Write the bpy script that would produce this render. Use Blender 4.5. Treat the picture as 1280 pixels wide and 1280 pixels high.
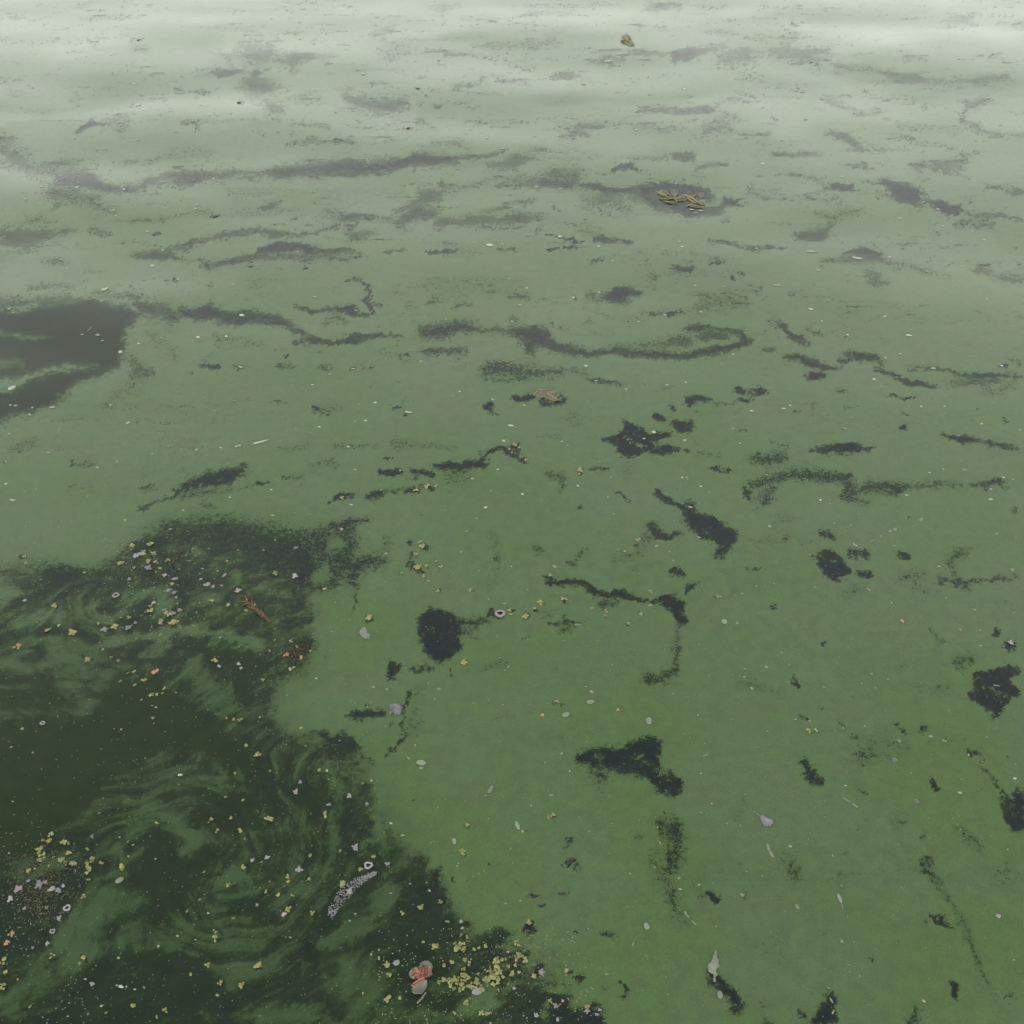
import bpy, math, random
import numpy as np
from mathutils import Vector

for o in list(bpy.data.objects):
    bpy.data.objects.remove(o, do_unlink=True)
SC = bpy.context.scene
COL = SC.collection
random.seed(4); rng = np.random.default_rng(11)

# ------------------------------------------------------------------ camera
CAM_H, PITCH, HALF = 1.6, math.radians(43.0), math.tan(math.radians(25.0))
SINP, COSP = math.sin(PITCH), math.cos(PITCH)
cd = bpy.data.cameras.new('camera'); cam = bpy.data.objects.new('camera', cd); COL.objects.link(cam)
cam.location = (0, 0, CAM_H); cam.rotation_euler = (math.radians(90) - PITCH, 0, 0)
cd.sensor_width = 36; cd.lens = 18 / HALF; cd.clip_start = .02; cd.clip_end = 2000
SC.camera = cam

# ------------------------------------------------------------------ sky, sun, exposure
SUN_EL, SUN_AZ = math.radians(58), math.radians(200)      # behind and left of the viewer, behind cloud
w = bpy.data.worlds.new('World'); SC.world = w; w.use_nodes = True
nt = w.node_tree; nt.nodes.clear()
def N(t, kind, **kw):
    n = t.nodes.new(kind)
    for k, v in kw.items(): setattr(n, k, v)
    return n
out = N(nt, 'ShaderNodeOutputWorld'); bg = N(nt, 'ShaderNodeBackground')
sky = N(nt, 'ShaderNodeTexSky', sky_type='NISHITA'); sky.sun_disc = False
sky.sun_elevation = SUN_EL; sky.sun_rotation = SUN_AZ; sky.air_density = 1.2; sky.dust_density = 6; sky.ozone_density = 1
hs = N(nt, 'ShaderNodeHueSaturation'); hs.inputs['Saturation'].default_value = .12; hs.inputs['Value'].default_value = 2
tc = N(nt, 'ShaderNodeTexCoord'); mp = N(nt, 'ShaderNodeMapping'); mp.inputs['Scale'].default_value = (1.0, 1.0, 2.6)
cl = N(nt, 'ShaderNodeTexNoise'); cl.inputs['Scale'].default_value = 2.1; cl.inputs['Detail'].default_value = 5; cl.inputs['Roughness'].default_value = .5
cr = N(nt, 'ShaderNodeMapRange'); cr.inputs['From Min'].default_value = .3; cr.inputs['From Max'].default_value = .72
cr.inputs['To Min'].default_value = .86; cr.inputs['To Max'].default_value = 1.16
ov = N(nt, 'ShaderNodeMix', data_type='RGBA'); ov.inputs['Factor'].default_value = .8
ov.inputs['B'].default_value = (24.6, 24.4, 24.8, 1)         # even cloud deck
ml = N(nt, 'ShaderNodeMix', data_type='RGBA', blend_type='MULTIPLY'); ml.inputs['Factor'].default_value = 1
L = nt.links.new
L(sky.outputs[0], hs.inputs['Color']); L(hs.outputs[0], ov.inputs['A'])
L(tc.outputs['Generated'], mp.inputs[0]); L(mp.outputs[0], cl.inputs['Vector']); L(cl.outputs['Fac'], cr.inputs['Value'])
sx = N(nt, 'ShaderNodeSeparateXYZ'); ra = N(nt, 'ShaderNodeValToRGB'); L(tc.outputs['Generated'], sx.inputs[0]); L(sx.outputs['Z'], ra.inputs[0])
ra.color_ramp.interpolation = 'EASE'
for i, (p_, c_) in enumerate(((0, (.92, .91, .86)), (.22, (.79, .785, .75)), (.32, (.64, .64, .635)), (.46, (.405, .40, .415)), (.64, (.25, .25, .26)), (.86, (.14, .14, .145)), (1, (.12, .12, .125)))):      # pale low sky, duller deck overhead
    e_ = ra.color_ramp.elements[i] if i < 2 else ra.color_ramp.elements.new(p_)
    e_.position = p_; e_.color = (*c_, 1)
m2 = N(nt, 'ShaderNodeMix', data_type='RGBA', blend_type='MULTIPLY'); m2.inputs['Factor'].default_value = 1
L(ov.outputs['Result'], m2.inputs['A']); L(ra.outputs[0], m2.inputs['B'])
L(m2.outputs['Result'], ml.inputs['A']); L(cr.outputs[0], ml.inputs['B']); L(ml.outputs['Result'], bg.inputs['Color'])
bg.inputs['Strength'].default_value = .1; L(bg.outputs[0], out.inputs[0])
sd = bpy.data.lights.new('sun', 'SUN'); sd.energy = 1.15; sd.angle = math.radians(15); sd.color = (1, .97, .92)
sun = bpy.data.objects.new('sun', sd); COL.objects.link(sun)
dv = Vector((math.sin(SUN_AZ) * math.cos(SUN_EL), math.cos(SUN_AZ) * math.cos(SUN_EL), math.sin(SUN_EL)))
sun.rotation_euler = dv.to_track_quat('Z', 'Y').to_euler(); sun.location = dv * 20
vs = SC.view_settings; vs.view_transform = 'Standard'; vs.look = 'None'; vs.gamma = 1; vs.exposure = 1.1; vs.use_curve_mapping = False
SC.render.engine = 'CYCLES'

# ------------------------------------------------------------------ helpers
def at(u, v):
    """point of the water plane seen at pixel (u, v) of a 1280 px picture"""
    a, b = (np.asarray(u, float) - 640) / 640 * HALF, (640 - np.asarray(v, float)) / 640 * HALF
    dy, dz = COSP + b * SINP, -SINP + b * COSP
    t = CAM_H / -dz
    return a * t, dy * t
def jac(u, v):
    x0, y0 = at(u, v); x1, _ = at(u + 1, v); _, y1 = at(u, v - 1)
    return float(x1 - x0), float(y1 - y0)
def to_px(x, y):
    d = y * COSP + CAM_H * SINP; b = (y * SINP - CAM_H * COSP) / d
    return 640 + x / d / HALF * 640, 640 - b / HALF * 640
def smooth(t): t = np.clip(t, 0, 1); return t * t * (3 - 2 * t)

_perm = rng.permutation(512); _g = rng.uniform(0, 2 * np.pi, 512); _gx, _gy = np.cos(_g), np.sin(_g)
def perlin(x, y, seed=0):
    x = x + seed * 17.31; y = y + seed * 9.77
    xi, yi = np.floor(x).astype(int), np.floor(y).astype(int); fx, fy = x - xi, y - yi
    def g(ix, iy, dx, dy):
        h = _perm[(_perm[(ix + seed * 31) & 511] + iy) & 511]; return _gx[h] * dx + _gy[h] * dy
    sx, sy = fx ** 3 * (fx * (fx * 6 - 15) + 10), fy ** 3 * (fy * (fy * 6 - 15) + 10)
    a = g(xi, yi, fx, fy) * (1 - sx) + g(xi + 1, yi, fx - 1, fy) * sx
    b = g(xi, yi + 1, fx, fy - 1) * (1 - sx) + g(xi + 1, yi + 1, fx - 1, fy - 1) * sx
    return (a * (1 - sy) + b * sy) * 1.5
def fbm(x, y, octs=4, seed=0, rough=.55):
    s = 0; a = 1; t = 0
    for k in range(octs):
        s = s + a * perlin(x * 2 ** k, y * 2 ** k, seed + k); t += a; a *= rough
    return s / t

def mesh_obj(name, verts, faces, mat, parent=None, smooth_=True, loc=(0, 0, 0)):
    me = bpy.data.meshes.new(name); me.from_pydata([tuple(p) for p in verts], [], faces); me.update()
    if smooth_: me.polygons.foreach_set('use_smooth', [True] * len(me.polygons))
    me.materials.append(mat)
    o = bpy.data.objects.new(name, me); COL.objects.link(o); o.location = loc
    if parent is not None: o.parent = parent
    return o
def tag(o, label=None, cat=None, group=None, kind=None):
    for k, v in (('label', label), ('category', cat), ('group', group), ('kind', kind)):
        if v: o[k] = v
    return o

# ------------------------------------------------------------------ where the film of algae has parted (traced), tile by tile
M_ = 200; RS = 1280 + 2 * M_
COV = np.ones((RS, RS)); MURK = np.zeros((RS, RS)); DIM = np.zeros((RS, RS)); STRK = np.zeros((RS, RS)); SLOPE = np.zeros((RS, RS))
K = 440 / 1280
TILE = {c: (420 * (i % 3), 320 * (i // 3)) for i, c in enumerate('ABCDEFGHIJKL')}
def stroke_field(pts, soft):
    """returns slices and a 0..1 field for a polyline of (u, v, r)"""
    P = np.array(pts, float); P[:, :2] += M_
    r = P[:, 2].max() + soft + 2
    x0, x1 = int(max(0, P[:, 0].min() - r)), int(min(RS, P[:, 0].max() + r + 1)); y0, y1 = int(max(0, P[:, 1].min() - r)), int(min(RS, P[:, 1].max() + r + 1))
    if x1 <= x0 or y1 <= y0: return None, None
    X, Y = np.meshgrid(np.arange(x0, x1), np.arange(y0, y1)); best = np.full(X.shape, -1e9)
    if len(P) == 1: P = np.vstack([P, P + [.5, 0, 0]])
    for a, b in zip(P[:-1], P[1:]):
        d = b[:2] - a[:2]; t = np.clip(((X - a[0]) * d[0] + (Y - a[1]) * d[1]) / max(1e-6, d @ d), 0, 1)
        best = np.maximum(best, a[2] + t * (b[2] - a[2]) - np.hypot(X - a[0] - t * d[0], Y - a[1] - t * d[1]))
    return (slice(y0, y1), slice(x0, x1)), smooth(.5 + best / soft)
def poly_field(pts, soft):
    P = np.array(pts, float) + M_; r = soft + 2
    x0, x1 = int(max(0, P[:, 0].min() - r)), int(min(RS, P[:, 0].max() + r + 1)); y0, y1 = int(max(0, P[:, 1].min() - r)), int(min(RS, P[:, 1].max() + r + 1))
    X, Y = np.meshgrid(np.arange(x0, x1), np.arange(y0, y1)); dist = np.full(X.shape, 1e9); ins = np.zeros(X.shape, bool)
    for a, b in zip(P, np.roll(P, -1, 0)):
        d = b - a; t = np.clip(((X - a[0]) * d[0] + (Y - a[1]) * d[1]) / max(1e-6, d @ d), 0, 1)
        dist = np.minimum(dist, np.hypot(X - a[0] - t * d[0], Y - a[1] - t * d[1]))
        ins ^= ((a[1] > Y) != (b[1] > Y)) & (X < d[0] * (Y - a[1]) / (d[1] if d[1] else 1e-9) + a[0])
    return (slice(y0, y1), slice(x0, x1)), smooth(.5 + np.where(ins, dist, -dist) / soft)
def paint(text, arrs=None):
    """'A' picks a tile; 's X Y r ..' opens the film by s along a stroke (negative closes it); 'P s soft X Y ..' a polygon"""
    ox = oy = 0; k = 1
    for tok in text.replace('\n', ';').split(';'):
        q = tok.split()
        if not q: continue
        if q[0] in TILE and len(q) == 1: (ox, oy), k = TILE[q[0]], K; continue
        if q[0] == 'Z': ox, oy, k = float(q[1]), float(q[2]), float(q[3]); continue
        pl = q[0] == 'P'
        if pl:
            s, soft = float(q[1]), float(q[2]) * 3; v = [float(t) for t in q[3:]]
            sl, f = poly_field([(ox + v[i] * k, oy + v[i + 1] * k) for i in range(0, len(v), 2)], soft)
        else:
            s = float(q[0]); v = [float(t) for t in q[1:]]
            pts = [(ox + v[i] * k, oy + v[i + 1] * k, max(.8, v[i + 2] * k)) for i in range(0, len(v), 3)]
            if 0 < s < .66: pts = [(p[0], p[1], p[2] * 1.25) for p in pts]
            soft = max(3.6, 2.1 * max(p[2] for p in pts)) if arrs is None else max(8., 2.6 * max(p[2] for p in pts))
            sl, f = stroke_field(pts, soft)
        if sl is None: continue
        if arrs is None:
            if -1 < s < 0: s = max(-.98, s * 1.22)
            if s > 0: COV[sl] = np.minimum(COV[sl], 1 - s * f) if s > .45 else COV[sl] * (1 - s * f)
            else: COV[sl] = COV[sl] * (1 - f) + f * -s if s > -1 else np.maximum(COV[sl], f)
        elif arrs is SLOPE: SLOPE[sl] += s * f
        else: arrs[sl] = arrs[sl] * (1 - f) + f * s
paint('''A
.35 330 155 12 360 170 8;.35 500 180 14 540 175 10;.5 890 185 20 940 200 40 985 180 15;.5 935 235 10 930 270 18 930 310 35 980 320 25;.5 870 315 10 920 310 25
.5 960 375 10 995 390 25 1015 410 8;.35 770 190 6 830 215 8 850 250 15 800 270 10;.4 1020 220 10 1060 220 25 1100 210 15;.3 1060 250 15;.5 660 322 4 710 328 4 755 340 3
1 502 146 5;1 1006 139 4;1 868 374 5;.8 265 475 4 300 458 12 340 445 12 368 450 5;.35 400 440 20 460 420 15 440 465 15;.6 720 467 10;.5 1090 452 4 1140 462 6 1215 468 3
.4 1050 525 8 1140 515 10 1280 517 8;.45 0 510 30 40 560 35 120 610 30 200 620 40 290 620 30
.75 230 650 30 300 650 35 370 675 20 440 690 8 495 688 4 530 660 6 600 640 14 680 645 28 760 640 18 860 632 12 930 632 8 1000 632 22 1140 622 25 1280 605 25
.5 200 700 30 260 710 30 340 730 20 400 760 10;.5 200 740 15;.4 100 800 10 150 797 18 190 800 8;.6 0 855 25 60 858 28 140 855 22 200 840 10 260 828 5
.4 330 840 8 390 845 10;.4 440 800 5 560 795 6 700 770 8 790 770 12;.95 785 785 8;.5 960 750 8 1020 742 10
.6 590 900 4 680 890 12 740 870 8 830 855 5 920 842 7 1000 852 12 1060 856 8 1140 850 5 1230 825 8;.8 930 925 6 1000 905 16 1080 900 14 1150 915 14 1280 918 6
.7 480 920 8 590 920 22 640 925 10;.35 1200 790 20 1270 790 20;.95 556 846 7;.4 1160 548 6;.4 940 490 8;.8 1080 798 6;.3 30 330 12 60 335 10
B
.3 130 125 15 200 105 10;.3 380 30 20;.45 1110 30 6 1180 20 12 1260 15 10;.3 700 50 10 830 45 10 900 55 6;.35 500 170 8 580 160 14 660 160 12 800 150 15;.3 180 200 20 240 190 20
.4 350 180 4 420 192 5 500 200 3;.4 920 220 8 1000 220 12 1040 215 8;.4 1060 190 8 1130 190 8 1190 200 6;.4 1240 205 15 1280 205 15;.5 590 292 6 640 294 9 690 298 5
.5 790 280 8 830 272 12 870 270 5;.4 430 315 8 490 310 8 540 280 5 600 280 5;.4 130 300 5 200 303 5;1 297 321 5;.55 30 345 15 80 370 22 150 385 25 230 380 25 255 365 10;.5 312 380 10
.35 300 428 12 330 428 8;.35 470 437 7 540 440 7 620 445 4;.3 60 462 8 140 468 8 200 465 8 330 465 20;.9 262 466 8;.4 1100 400 10 1200 400 10 1280 400 8
.3 880 480 15 960 460 15 1060 440 8;.3 820 510 20 860 495 15;.35 1090 470 15 1200 470 18 1260 465 15;.3 360 520 12 440 518 12 500 520 8;.35 0 517 8 70 517 8
.75 0 613 25 140 608 28 260 598 18 300 575 20 370 575 16 430 580 6;.5 460 572 5 540 565 7 610 550 5;.35 640 600 25 580 615 15 740 540 20
.5 330 700 18 400 690 12 470 680 10 540 655 8 630 650 12 720 660 18 800 640 25 860 650 28 890 655 15;.6 740 665 20 840 670 18 880 670 8
.8 890 670 5 950 680 10 1020 690 9 1090 690 10 1160 690 14 1220 685 14 1280 690 14;.65 1090 710 12 1180 740 22 1280 755 25;.4 920 740 25 1000 735 20 1060 760 15
.5 200 770 8 290 745 12 350 720 15;.55 300 770 25 360 770 20 220 800 15 240 820 15;.5 0 785 8 80 788 12 190 800 8;.5 380 810 20 480 805 20 560 800 18 660 800 15 740 780 8
.4 540 765 8 620 745 12 700 735 10;.9 1010 615 6 1050 610 8 1090 618 5;.4 1070 578 10 1180 575 10 1280 575 15;.8 765 758 3 800 757 5 830 770 3
1 790 860 3 830 870 7 870 885 6 900 885 4;.9 780 902 4 880 905 4;.6 950 875 8 1030 870 8;.7 1060 875 10 1090 880 5;.6 0 918 6 90 918 6;.7 330 917 8 430 915 6;.6 170 918 4 260 912 4
.4 60 855 20 130 850 10;.6 590 905 6 640 915 6;.4 960 770 5 1020 790 3;.5 738 838 8;.4 700 105 8
C
.4 10 210 15 100 180 15 200 165 6;.4 200 210 25 280 210 20;.45 240 185 6 350 185 12 420 185 25 500 200 20 560 180 15;.45 600 240 10 740 250 10 860 285 12 960 295 12 1060 300 12 1150 290 18 1220 280 16
.35 1000 70 20 1080 70 25;.3 840 215 12 900 218 10;.3 130 115 8 240 117 8;1 507 222 5;.8 126 217 3;.8 925 385 6;.6 0 397 10 70 405 10 130 400 14 155 400 8
.4 110 480 25 170 460 25 220 430 15 260 440 8;.35 160 375 8 200 365 12 280 370 12;.6 355 427 5 385 438 6;.4 550 350 10 590 370 15 630 380 12 690 410 10 760 400 12
.5 1050 380 8 1110 365 14 1165 362 8;.5 1050 400 8 1060 430 15 1100 450 12 1130 478 5 1200 490 6 1280 495 8;.55 570 485 10 630 500 15 690 525 12
.35 620 545 6 760 542 8 860 540 6;.4 820 495 10 870 500 10;.35 890 605 15 980 600 20 1080 570 15;.35 920 550 10;.35 990 630 10 1050 620 12;.4 370 565 8 450 560 10 540 562 10
.45 0 575 10 90 578 8;.5 75 610 8 130 605 8 180 602 6;.35 620 600 5 700 605 8;.35 420 635 6 500 650 8 560 665 10;.8 560 680 8 610 685 13 660 682 10;.35 280 695 15 330 715 15
.85 780 665 18 820 690 28 870 710 30 900 730 22;.6 700 658 5 770 670 5;.8 955 740 14 1000 755 16 1040 755 16 1030 775 8;.8 1080 740 5 1100 742 4;.5 1070 775 8 1160 778 8 1280 785 5;.5 1060 805 6 1160 810 10
.85 0 685 10 40 690 14 90 690 14 125 700 15 135 730 12;.75 0 760 18 60 770 20 140 770 12 190 760 10 205 735 12 240 740 14;.5 450 870 10 500 855 20 550 845 18 575 810 12 540 780 8 600 785 10 690 765 8
.6 120 875 5 200 890 7 300 905 7 400 908 6;.75 620 920 6 700 915 12 760 925 8;.5 1140 680 8 1190 682 8;.5 1210 690 8 1280 695 10 1240 705 8;.7 960 845 8;.5 1250 890 8;.4 1280 850 10;.5 190 800 9;.8 742 720 6
D
.5 560 5 3 700 12 5 760 28 12 840 20 8 900 5 8 1000 3 10 1100 8 12 1280 10 6;.4 160 18 10 230 18 8;.8 910 38 5;.9 1115 46 6;.8 635 78 7;.6 475 104 5
P .93 8 -300 215 -100 200 0 200 60 215 150 185 260 170 330 158 400 180 470 180 500 215 465 260 445 320 430 400 370 430 280 460 230 510 180 545 60 580 0 610 -300 640
-.6 -60 280 16 0 285 12 100 300 10 190 295 4;-.5 -80 395 25 0 390 25 60 385 18 90 410 8;-.8 -60 475 25 0 470 25 60 460 16 150 425 13 250 405 10 370 398 4
.5 0 175 25 60 175 20 130 175 12;.4 100 120 10 200 105 8 260 110 6;.4 150 160 15 260 150 10;.6 330 140 5 420 135 6 500 150 12 530 190 25 590 200 22 640 215 10 630 240 10
.5 560 170 15 620 180 10;.8 660 200 15 700 210 18 760 200 25 800 220 16 860 225 22 930 215 20 1000 235 16 1060 250 12 1100 275 14 1130 300 10;.7 1060 315 8 1100 315 10 1170 310 8 1280 308 10
.75 1080 180 5 1130 195 10 1180 195 8 1230 195 8 1280 190 16;.4 1180 240 8 1240 225 15 1250 240 10;.45 480 375 20 500 410 22 540 425 20 480 430 12;.3 560 300 20 640 350 20
.3 370 545 12 430 500 20 480 480 15;.9 745 400 7 790 400 10;.4 800 295 15 840 300 8 950 318 4;.6 1020 398 6 1070 402 6;.6 1160 400 6 1200 402 5;.5 850 400 8 890 402 6;.5 700 425 8;.9 1038 366 7
.8 590 614 4 620 606 4;.7 1150 550 6 1190 578 5;.35 1160 550 15 1230 548 12;.5 1000 525 8 1025 523 6;.9 650 845 6 690 822 14 750 812 20 820 800 22 880 775 12 890 765 5
.7 650 845 5 620 875 6 560 900 5 500 918 4;.4 660 870 15 740 855 15 800 850 8 880 845 5 940 830 5;.6 260 757 8 280 755 5 340 750 4;.6 520 840 8 550 833 6;.5 250 850 5 275 840 8
.35 50 700 12 120 670 8;.3 1010 705 10 1120 690 10;.5 1030 805 10 1090 803 8;.4 1130 770 12 1200 745 15 1210 770 12;1 930 828 5 965 829 6;1 1083 835 5;1 1190 890 3 1240 872 6 1280 880 8
.4 740 905 15 780 915 10;.35 190 595 8 290 592 5;.4 500 590 6;.8 1258 90 4 1280 82 4
E
.6 0 12 4 60 10 5 120 5 4;.9 935 26 3 980 20 4;.85 30 92 3 60 80 4 95 85 5 120 105 7 118 140 6 105 165 10 130 185 8 125 210 7 95 222 6 70 210 6 40 195 8 10 195 8;.7 110 175 5 170 177 4;.5 20 235 15
.4 1130 70 12 1160 75 10 1200 65 5;.8 1240 45 5 1280 52 10;.8 1000 140 18 1050 125 16 1100 130 12;.45 930 145 15 970 150 15 1050 160 15;.45 1150 110 8
.5 430 190 8 490 175 6;.5 330 170 10 360 160 8;.3 270 185 15;.5 640 150 8 700 155 10;.5 740 160 6;.8 862 150 8;.5 900 190 3 990 213 3;.4 915 238 12;.7 780 248 8;.4 820 265 12 850 268 6
.7 1110 208 3 1160 209 4 1210 215 5 1260 200 4;.7 0 310 8 60 305 12 130 295 8 200 290 8 240 295 5
.85 310 275 15 370 275 24 430 265 22 490 260 18 530 275 6 600 278 6 640 270 16 700 285 28 740 300 35 700 340 22 705 365 5;.8 720 270 15
.75 760 320 18 840 345 14 920 358 14 1010 350 14 1100 355 15 1200 358 15 1280 360 12;.5 650 230 10;.5 1000 330 8 1100 325 12 1200 320 15 1280 310 20;.9 1275 270 7
.6 320 357 10 380 347 12 450 352 8 490 365 4;.8 240 354 5 268 354 4;.7 90 404 5 125 402 5;.6 60 408 6;.6 560 415 25 620 420 22 700 425 20 790 430 14 850 425 5 910 428 4;.6 590 395 12 640 400 8
.6 905 458 4 950 455 8 1010 465 8 1040 472 4;.5 1200 478 10;.5 125 470 6;1 205 552 6 225 553 4;.8 250 573 6;1 650 520 9 690 520 10 720 520 7
.9 770 540 12 800 545 10 835 530 8 815 512 6;.9 760 525 8;1 545 555 10 565 548 11 560 565 12 575 575 5;1 595 583 3;.35 850 590 20 880 600 12
P 1 3 1050 600 1075 610 1110 620 1140 645 1180 640 1230 645 1230 662 1170 668 1130 670 1160 685 1230 690 1250 710 1200 722 1130 718 1090 730 1030 725 1010 695 970 675 1010 655 1040 640
-.9 1050 662 4 1130 690 4;1 1155 580 10 1185 600 7;1 1210 550 9 1225 560 6;1 1240 610 12 1280 625 14;1 1275 535 8;1 165 785 8 240 785 9;.9 280 785 10 340 795 12
1 345 765 8 420 765 14 480 760 14 530 760 16 535 735 6 580 710 8 620 705 10 660 720 10 690 740 4;.4 200 680 12 300 685 10 430 705 8;.35 0 690 10 140 690 8;.35 400 800 20 480 790 10
1 175 737 4 200 742 6;.9 265 855 10 300 855 6;.9 350 838 10;.8 315 840 8;.75 110 875 10 150 870 16 175 850 10;.8 0 875 7 50 877 6;.5 190 850 8 250 850 5
.5 770 800 12 830 805 15 820 840 12;.7 920 775 6 1000 772 8;.3 740 655 8 820 660 8;.3 1060 770 20 1090 800 10;1 1015 848 3 1070 892 3;.9 890 914 8
1 1160 860 10 1200 880 8 1240 905 12 1270 925 10;.3 240 530 12
F
.6 0 45 4 30 50 6 60 50 10 90 45 4;.8 140 30 4 180 20 4;.9 215 80 10;.6 255 72 4 280 70 3;.45 550 15 12 620 15 15 720 10 16 820 30 12 900 45 12 960 60 8;.45 700 60 10 740 80 15 740 110 10 790 92 6
.4 1120 55 10 1200 70 18 1280 80 18;.4 1270 35 10;.35 100 175 20 180 170 20 270 175 20;.9 25 203 7;.8 337 279 5
.7 60 265 10 120 262 10 200 270 8 260 290 14 290 310 10 220 330 14 150 345 14 60 355 12 10 365 6;.6 100 295 12 200 290 12;.6 0 310 15 60 300 10;.75 400 250 12 430 285 14 460 305 12 495 320 8;.35 370 240 20
.45 500 265 10 545 285 8;.4 510 245 5;.5 335 340 8 370 345 8;.8 410 372 5 470 375 12 510 390 18 560 405 10 600 405 5;.85 490 440 12 540 435 16;.7 605 382 10 640 385 6
.75 620 360 6 690 370 18 740 370 16 770 390 8;.85 740 408 6 790 422 9 835 437 5;.75 810 450 8 870 465 12 940 470 8 970 465 4
.75 860 415 3 940 412 5 1010 418 5 1050 435 8 1110 440 14 1160 430 12 1200 430 8 1270 445 5;.5 1010 465 8 1080 460 12 1180 450 8;.35 1140 495 20 1200 490 15 1240 470 12
.7 1180 398 5 1205 400 5;.5 1230 385 8 1265 388 5 1245 400 5;.95 235 485 12 260 495 9;.95 290 497 6 320 490 14;.9 250 523 5 280 527 7
.9 60 530 12 120 525 10;.8 70 545 6;.4 150 535 8 230 540 6;.85 95 565 7;.8 0 555 8;.95 795 508 4 830 515 5 890 522 3
.6 610 488 8 640 490 5;.5 630 545 4 680 552 4;.5 840 565 6 870 575 5;.7 1120 560 6;.8 1208 597 9;.6 1090 597 6;.9 845 622 8;.7 450 568 6;.5 520 545 6;.5 240 637 4 280 640 4
1 10 610 10 40 620 18 65 612 10;1 0 655 5;1 0 705 14 20 708 10;1 55 712 7;.4 100 715 8 170 718 8;.9 985 650 8 1030 662 12 1080 672 16 1120 675 8 1180 688 5 1220 694 6 1245 697 3
1 510 710 4 560 705 10 610 700 18 660 700 16 715 703 4;.5 360 670 4 400 690 6 430 700 4;1 320 718 6;.6 300 740 14 350 740 22 400 730 18;.85 140 765 6 180 772 6 215 785 6;.9 345 795 6
.7 300 830 20 370 815 20 440 795 20 510 790 24 590 810 22 640 820 20 650 850 30 640 870 20 700 895 10 720 895 8;.65 700 840 16 800 845 20 870 840 12 920 830 8 1050 833 6;.85 610 800 10 650 797 8
.8 820 865 15 850 850 8;.8 270 850 8 290 880 10;.85 350 885 14;.5 360 840 20 330 870 20;.7 1090 830 8 1150 830 10 1190 815 12 1215 840 10;.6 1150 850 8;.95 10 905 16 40 915 10;.7 70 915 20;.6 1240 925 10
H
.3 560 90 20 580 150 14 580 200 10 555 290 8;.5 580 175 12;.5 720 130 8 740 145 10;.9 1150 55 12 1180 80 20 1200 95 12 1240 75 10;1 1240 205 8 1255 230 8;.9 1280 20 20;.8 1275 285 10
.5 850 190 10 880 160 10 910 135 6;.35 1010 170 14 1110 155 14 1100 130 12;.3 1080 210 12
1 770 228 6 790 250 8;1 780 265 8 820 265 10 860 262 10 890 260 14 930 285 12;.95 930 285 12 990 300 10 1050 300 12 1130 325 10 1160 335 6;.8 930 310 6;.6 970 330 15 1010 330 12
1 1165 318 6 1210 330 16 1235 355 16 1240 385 14 1250 410 6;.9 1200 315 10 1240 320 6;.6 1235 420 10 1235 480 10 1240 540 12 1200 590 20 1160 610 18;.7 1190 605 14;.4 1130 620 18
P 1 5 305 385 340 348 385 352 440 380 465 410 450 450 445 500 400 535 365 550 325 500 300 430
.6 460 400 14 520 400 14 560 390 12;.4 480 430 20 510 460 12;.9 570 365 10 560 372 8;.8 640 352 6;.95 205 550 12 215 575 22 210 600 12;.8 280 575 6 330 570 12
.9 275 105 9 285 115 6;.6 275 155 10;.9 255 180 5 290 210 8 320 230 6;.9 365 285 5;.5 185 120 15 190 100 12;.6 300 10 5;.5 185 150 8
.7 65 35 14 120 25 12 0 45 14;.7 0 160 30 30 180 40 80 190 40 150 175 25 180 170 10;.7 60 230 25 70 260 16;.6 65 290 8 65 370 4;.7 10 90 15 60 110 12
.7 270 665 8 250 700 6 240 760 4 235 820 5 220 860 6 180 890 8;.35 300 640 14 290 700 14 260 800 24 300 760 20;.8 60 740 12 130 735 16 170 730 10;.5 200 770 8
.9 20 820 18 60 860 22 90 880 8 130 915 4;.5 0 870 30 60 910 20;.4 600 545 14 540 570 10;.5 700 450 4 670 470 5;.6 780 405 6 860 410 6 900 400 4;.5 830 435 12
.5 830 380 10 840 430 12;.9 690 368 7;.8 790 575 4;.9 830 698 5;.7 800 690 8;.6 410 600 5 400 570 5
P .97 5 865 890 900 870 960 862 1040 858 1100 825 1145 818 1178 845 1175 931 1060 945 960 931 880 915
.5 1140 100 20;.3 760 380 20;.4 480 580 10
I
P 1 5 45 0 60 -15 100 0 160 25 200 60 235 75 230 110 190 130 150 115 110 100 70 60 50 20
.8 175 145 20 200 130 14;.9 10 80 12;.8 0 210 10 40 230 10;1 0 310 12 20 340 20 30 390 16;.8 60 290 12 95 265 10
P 1 4 520 165 545 142 575 145 610 180 645 210 645 235 590 245 550 225 525 190
.8 640 155 16 700 155 16 710 145 10;1 680 232 10 730 230 14;.95 820 155 12 850 170 10;.6 560 80 12 590 95 12;.6 420 105 10;.35 860 240 25 910 240 18 830 235 20 930 290 14
.8 270 210 3 300 208 7 320 213 3;1 370 348 11;.9 548 485 8 548 470 5;.9 445 600 4 460 630 8;.8 540 708 8;.8 470 745 9 495 758 7;1 622 785 7;.6 655 820 6
.5 1050 150 20 1010 180 14 1030 230 14;.6 960 240 14 1050 255 14 1080 295 5;.6 1050 250 10 1120 250 4 1200 240 10 1240 250 5;.5 950 430 8 975 480 10;.8 1180 435 12
.9 1225 490 16;.5 1080 530 16 1030 550 16 1060 575 14;.6 1090 540 12;1 905 785 12;.9 820 765 4 855 800 7;.9 480 910 16
P 1 4 1110 590 1180 575 1250 560 1270 570 1230 610 1260 655 1230 690 1190 740 1170 750 1110 700 1085 660 1100 620
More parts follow.
